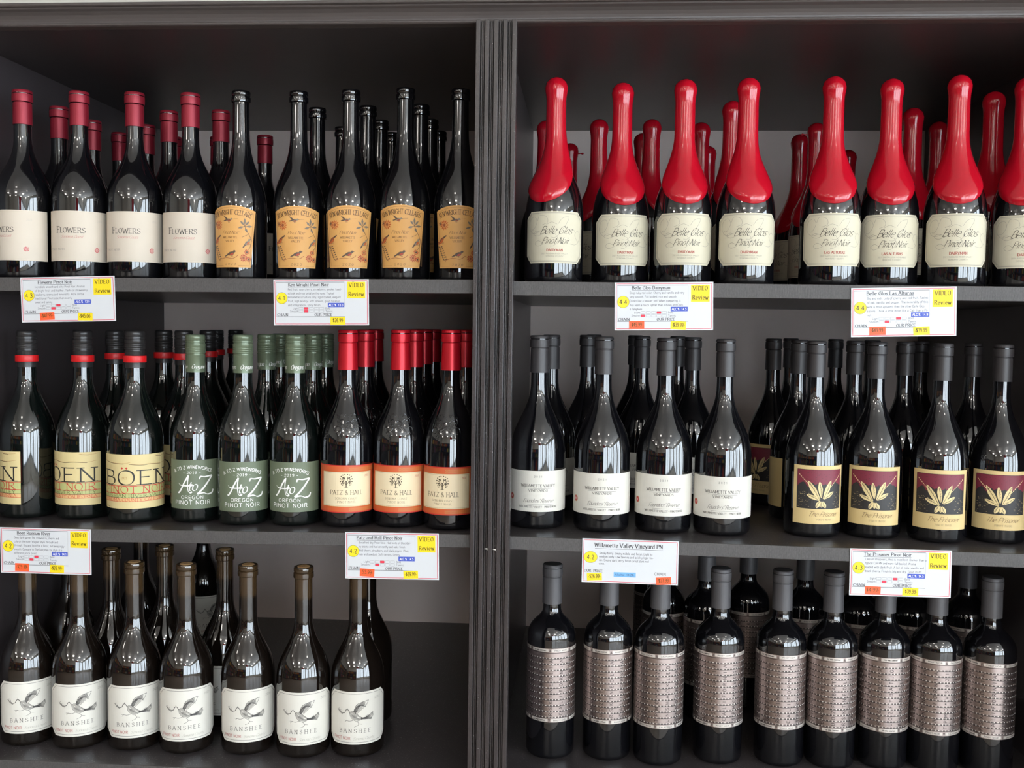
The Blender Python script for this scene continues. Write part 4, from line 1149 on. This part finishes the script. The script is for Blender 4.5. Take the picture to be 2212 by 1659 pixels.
# ------------------------------------------------------------------ price cards hung on the shelf edges
M_CARD = mat('card_stock', srgb(206, 208, 211), rough=0.35, noise=0.02, nscale=30)
M_YEL = mat('yellow_sticker', srgb(236, 208, 22), rough=0.5, noise=0.04, nscale=60)
M_ORG = mat('orange_sticker', srgb(250, 92, 46), rough=0.5, noise=0.04, nscale=60)
CARD_INKS = [ink_mat('card_black', (56, 56, 60)), ink_mat('card_text', (104, 104, 110)), ink_mat('card_red', (206, 56, 76)), ink_mat('card_blue', (66, 88, 186)), INK_WHITE,
             ink_mat('card_yellow', (238, 212, 30)), ink_mat('card_box', (226, 52, 76)), ink_mat('card_sky', (116, 172, 226))]
def flat(y0):
    return lambda u, v, l: (u, y0 - l * .00006, v)

def sticker(parent, x, z, w, h, m, txt, rot, name='price_sticker', notch=True):
    pts = [(-w / 2, -h / 2), (w / 2, -h / 2), (w / 2, h / 2), (-w / 2, h / 2)]
    v = [(a, -.00012, b) for a, b in pts] + [(a, 0, b) for a, b in pts]
    f = [(0, 1, 2, 3), (4, 7, 6, 5), (0, 4, 5, 1), (1, 5, 6, 2), (2, 6, 7, 3), (3, 7, 4, 0)]
    o = mesh_obj(name, v, f, m, parent)
    o.location = (x, -.00048, z)
    o.rotation_euler = (0, -rot, 0)
    k = Ink()
    if name == 'price_sticker':
        k.text(txt, 0, -1.8 * mm, 5.4 * mm, 0, 'sans', wid=w * .84, w=1.25, n=3)
    else:
        a, b = txt
        k.text(a, 0, 4.4 * mm, 5.6 * mm, 0, 'romanb', wid=w * .80, w=1.7, n=3, sp=2)
        k.disc(-3.6 * mm, 11.6 * mm, .45 * mm, 0, 3, 6); k.disc(-5.4 * mm, 11.6 * mm, .45 * mm, 0, 3, 6)
        k.text(b, 0, -8.6 * mm, 5.4 * mm, 0, 'romanb', wid=w * .84, w=1.9, n=3, sp=2)
    k.build('print', [ink_mat('sticker_ink', (92, 78, 20) if m is M_YEL else (120, 34, 22))], o, flat(-.00013))
    return o

def card(x, z, w, h, ang, label, title, lines, score, alc, li, sm, stickers, video=True):
    v, f = box_data(-w / 2, w / 2, -.0004, .0004, -h / 2, h / 2)
    o = mesh_obj('price_card', v, f, M_CARD)
    o.location = (x, -.0026, ZO + z)
    o.rotation_euler = (0, -ang, 0)
    tag(o, label, 'price card', 'price cards on the shelf edges')
    sx, sz = w / 135.0, h / 65.0
    X = lambda q: -w / 2 + q * sx
    Z = lambda q: -h / 2 + q * sz
    k = Ink()
    k.frame(X(2.2), X(132.8), Z(2), Z(63), .75 * mm, 2, 1)
    if video:
        k.ribbon([(X(3.6), Z(61)), (X(100.5), Z(61))], .55 * mm, 0, 1); k.ribbon([(X(4), Z(12.2)), (X(101), Z(12.2))], .55 * mm, 0, 1)
        k.ribbon([(X(100.8), Z(61)), (X(100.8), Z(27))], .15 * mm, 1, 1); k.ribbon([(X(4), Z(61)), (X(4), Z(12.2))], .15 * mm, 1, 1)
        tw = len(title) * 2.75 * sx
        k.text(title, X(50), Z(55.4), 4.3 * sz, 0, 'romanb', wid=tw, w=1.9, n=3)
        k.ribbon([(X(50) - tw / 2, Z(54)), (X(50) + tw / 2, Z(54))], .4 * mm, 0, 2)
        for i, s in enumerate(lines):
            k.text(s, X(20.5), Z(49.4 - i * 5.5), 3.0 * sz, 1, 'sans', align='l', wid=len(s) * 1.56 * sx, w=1.0, n=2)
        k.disc(X(11.8), Z(38.6), 8.2 * sz, 0, 1, 32); k.disc(X(11.8), Z(38.6), 7.9 * sz, 5, 2, 32)
        k.text(score, X(11.8), Z(35.6), 6 * sz, 0, 'sans', wid=10.5 * sx, w=1.2)
        k.rect(X(77), X(100.3), Z(25.6), Z(31.8), 3, 2, 1)
        k.text('ALC.%  ' + alc, X(88.6), Z(27), 3.2 * sz, 4, 'bold', wid=20 * sx, w=1.5, layer=4, n=2)
        for r, zz, hl in ((0, 22.4, li), (1, 18.2, sm)):
            for j in range(5):
                x0 = X(36 + j * 7.3)
                if j == hl: k.rect(x0, x0 + 6 * sx, Z(zz), Z(zz + 3.3), 6, 2, 1)
                k.frame(x0, x0 + 6 * sx, Z(zz), Z(zz + 3.3), .25 * mm, 1, 3)
            k.text(('Light', 'Smooth')[r], X(35), Z(zz + .4), 2.7 * sz, 1, 'sans', align='r', w=1.1, n=2)
            k.text(('Bold', 'Tannic')[r], X(73.5), Z(zz + .4), 2.7 * sz, 1, 'sans', align='l', w=1.1, n=2)
        k.text('CHAIN', X(5), Z(13.2), 3.4 * sz, 0, 'romanb', align='l', wid=15.5 * sx)
        k.text('OUR PRICE', X(58), Z(13.2), 3.4 * sz, 0, 'romanb', align='l', wid=25 * sx)
        sticker(o, X(117.3), Z(49.8), 25.4 * sx, 23 * sz, M_YEL, ('VIDEO', 'Review'), random.uniform(-.01, .01), 'video_sticker')
    else:
        k.text(title, X(65), Z(53), 5.8 * sz, 0, 'romanb', wid=95 * sx, w=1.9, n=4)
        k.ribbon([(X(18), Z(50.6)), (X(113), Z(50.6))], .4 * mm, 0, 2)
        for i, s in enumerate(lines):
            k.text(s, X(24), Z(42.5 - i * 5.2), 3.3 * sz, 1, 'sans', align='l', wid=len(s) * 1.62 * sx, w=1.05, n=2)
        k.disc(X(12), Z(37.6), 9.6 * sx, 0, 1, 36, 8.6 * sz); k.disc(X(12), Z(37.6), 9.3 * sx, 5, 2, 36, 8.3 * sz)
        k.text(score, X(12), Z(34.6), 6 * sz, 0, 'sans', wid=10 * sx, w=1.2)
        k.text('OUR  PRICE', X(3.4), Z(15.6), 3.4 * sz, 0, 'romanb', align='l', wid=26 * sx)
        k.text('CHAIN', X(102), Z(13.6), 4.2 * sz, 0, 'sans', align='l', wid=16 * sx)
        k.rect(X(45), X(76), Z(9.4), Z(16.4), 7, 2, 1)
        k.text('Alcohol  14.2%', X(60), Z(11.2), 3.2 * sz, 0, 'sans', wid=26 * sx, layer=4, n=2)
    k.build('print', CARD_INKS, o, flat(-.0004))
    for q, r, m, t, a in stickers:
        sticker(o, X(q), Z(r), 21 * sx, 11 * sz, m, t, a)
Y_, O_ = M_YEL, M_ORG
card(-.6367, .0549, .145, .0667, .0287, 'white red-bordered price card scored 4.3 under the burgundy-capsule bottles', 'Flowers Pinot Noir',
     ['Incredible smooth and silky Pinot Noir. Aromas', 'of bright fruit and leather. Taste of strawberry,', 'raspberry, cherry and minerality. More on the', 'traditional Pinot side than overly', 'sweet and jammy.'],
     '4.3', '13.9', 2, 1, [(37, 8.5, O_, '-$47.99-', .03), (91.5, 7, Y_, '-$45.00-', -.03)])
card(-.2545, .055, .141, .0668, .0147, 'white red-bordered price card scored 4.1 under the orange bird labels', 'Ken Wright Pinot Noir',
     ['Red fruit, sour cherry, strawberry, smoke, toast-', 'ed oak and rose petal on the nose. Typical', 'Willamette structure. Dry, light bodied, elegant', 'fruit, high acidity- soft tannins, good balance', 'and integration- spicy finish.'],
     '4.1', '13.0', 1, 1, [(91, 6.4, Y_, '-$26.99-', .0)])
card(.2402, .0556, .1387, .0681, .0174, 'white red-bordered price card scored 4.4, nearer the fluted post', 'Belle Glos Dairyman',
     ['Deep ruby red color. Cherry and vanilla and very', 'very smooth. Full bodied, rich and smooth.', 'Drinks like a heavier red. When comparing, it', 'may seem a touch lighter than Alturas and Clark', '& Telephone'],
     '4.4', '14.5', 3, 0, [(30.4, 7.2, O_, '-$49.99-', .01), (87.5, 6.6, Y_, '-$39.99-', -.05)])
card(.5721, .0519, .1433, .0685, .0288, 'white red-bordered price card scored 4.4, farther from the fluted post', 'Belle Glos Las Alturas',
     ['Big and rich. Lots of cherry and red fruit. Tastes', 'of oak, vanilla and pepper. The minerality of this', 'wine is more apparent than the other Belle Glos', 'sisters. Think a little more like a Cab than a Pi-', 'not.'],
     '4.4', '14.9', 3, 1, [(34, 8, O_, '-$49.99-', .01), (90.5, 7.2, Y_, '-$39.99-', .05)])
card(-.6759, -.3243, .1419, .0695, .0053, 'white red-bordered price card scored 4.2 under the red-banded bottles', 'Boen Russian River',
     ['Deep dark garnet PN, strawberry, cherry and', 'cola on the nose. Wagner style through and', 'through. Big and bold for a Pinot, but amazingly', 'smooth. Compare to The Dairyman for style at a', 'different price point.'],
     '4.2', '14.1', 2, 1, [(32, 8.6, O_, '-$29.99-', -.02), (84, 7.6, Y_, '-$26.99-', -.02)])
card(-.1475, -.3152, .1392, .0690, .0152, 'white red-bordered price card scored 4.2 under the red-capsule terracotta labels', 'Patz and Hall Pinot Noir',
     ['Excellent dry Pinot Noir. Had hints of blackber-', 'ry aroma and had an earthy and oaky finish.', 'Red cherry, strawberry and black pepper. Plum,', 'oak and sawdust. Soft tannins. Lovely.'],
     '4.2', '14.5', 2, 1, [(31.5, 8.6, O_, ' 53.99-', -.06), (94.5, 6.8, Y_, '-$39.99-', .03)])
card(.2002, -.3126, .1383, .0640, -.0032, 'white price card with pale blue alcohol box under the white labels', 'Willamette Valley Vineyard PN',
     ['Smoky berry. Smoky middle and finish. Light to', 'medium body. Low tannins and acidity light fin-', 'ish. Smoky dark berry finish Great dark red', 'wine.'],
     '4.2', '14.2', 0, 0, [(18, 8.6, Y_, '-$26.99-', .05), (115, 5.6, O_, '-$27.99-', .06)], video=False)
card(.5806, -.3166, .1403, .0675, .0073, 'white red-bordered price card scored 4.3 under the maroon-panel labels', 'The Prisoner Pinot Noir',
     ['Like all Prisoners, this is excellent. Darker than a', 'typical Cali PN and more full bodied. Aroma', 'loaded with dark fruit. A bit of cola, vanilla and', 'black cherry. Finish is big and dry. Good stuff!'],
     '4.3', '14.5', 3, 1, [(31.5, 7.6, O_, '$4.99-', -.03), (81.5, 6.6, Y_, '-$39.99-', -.02)])
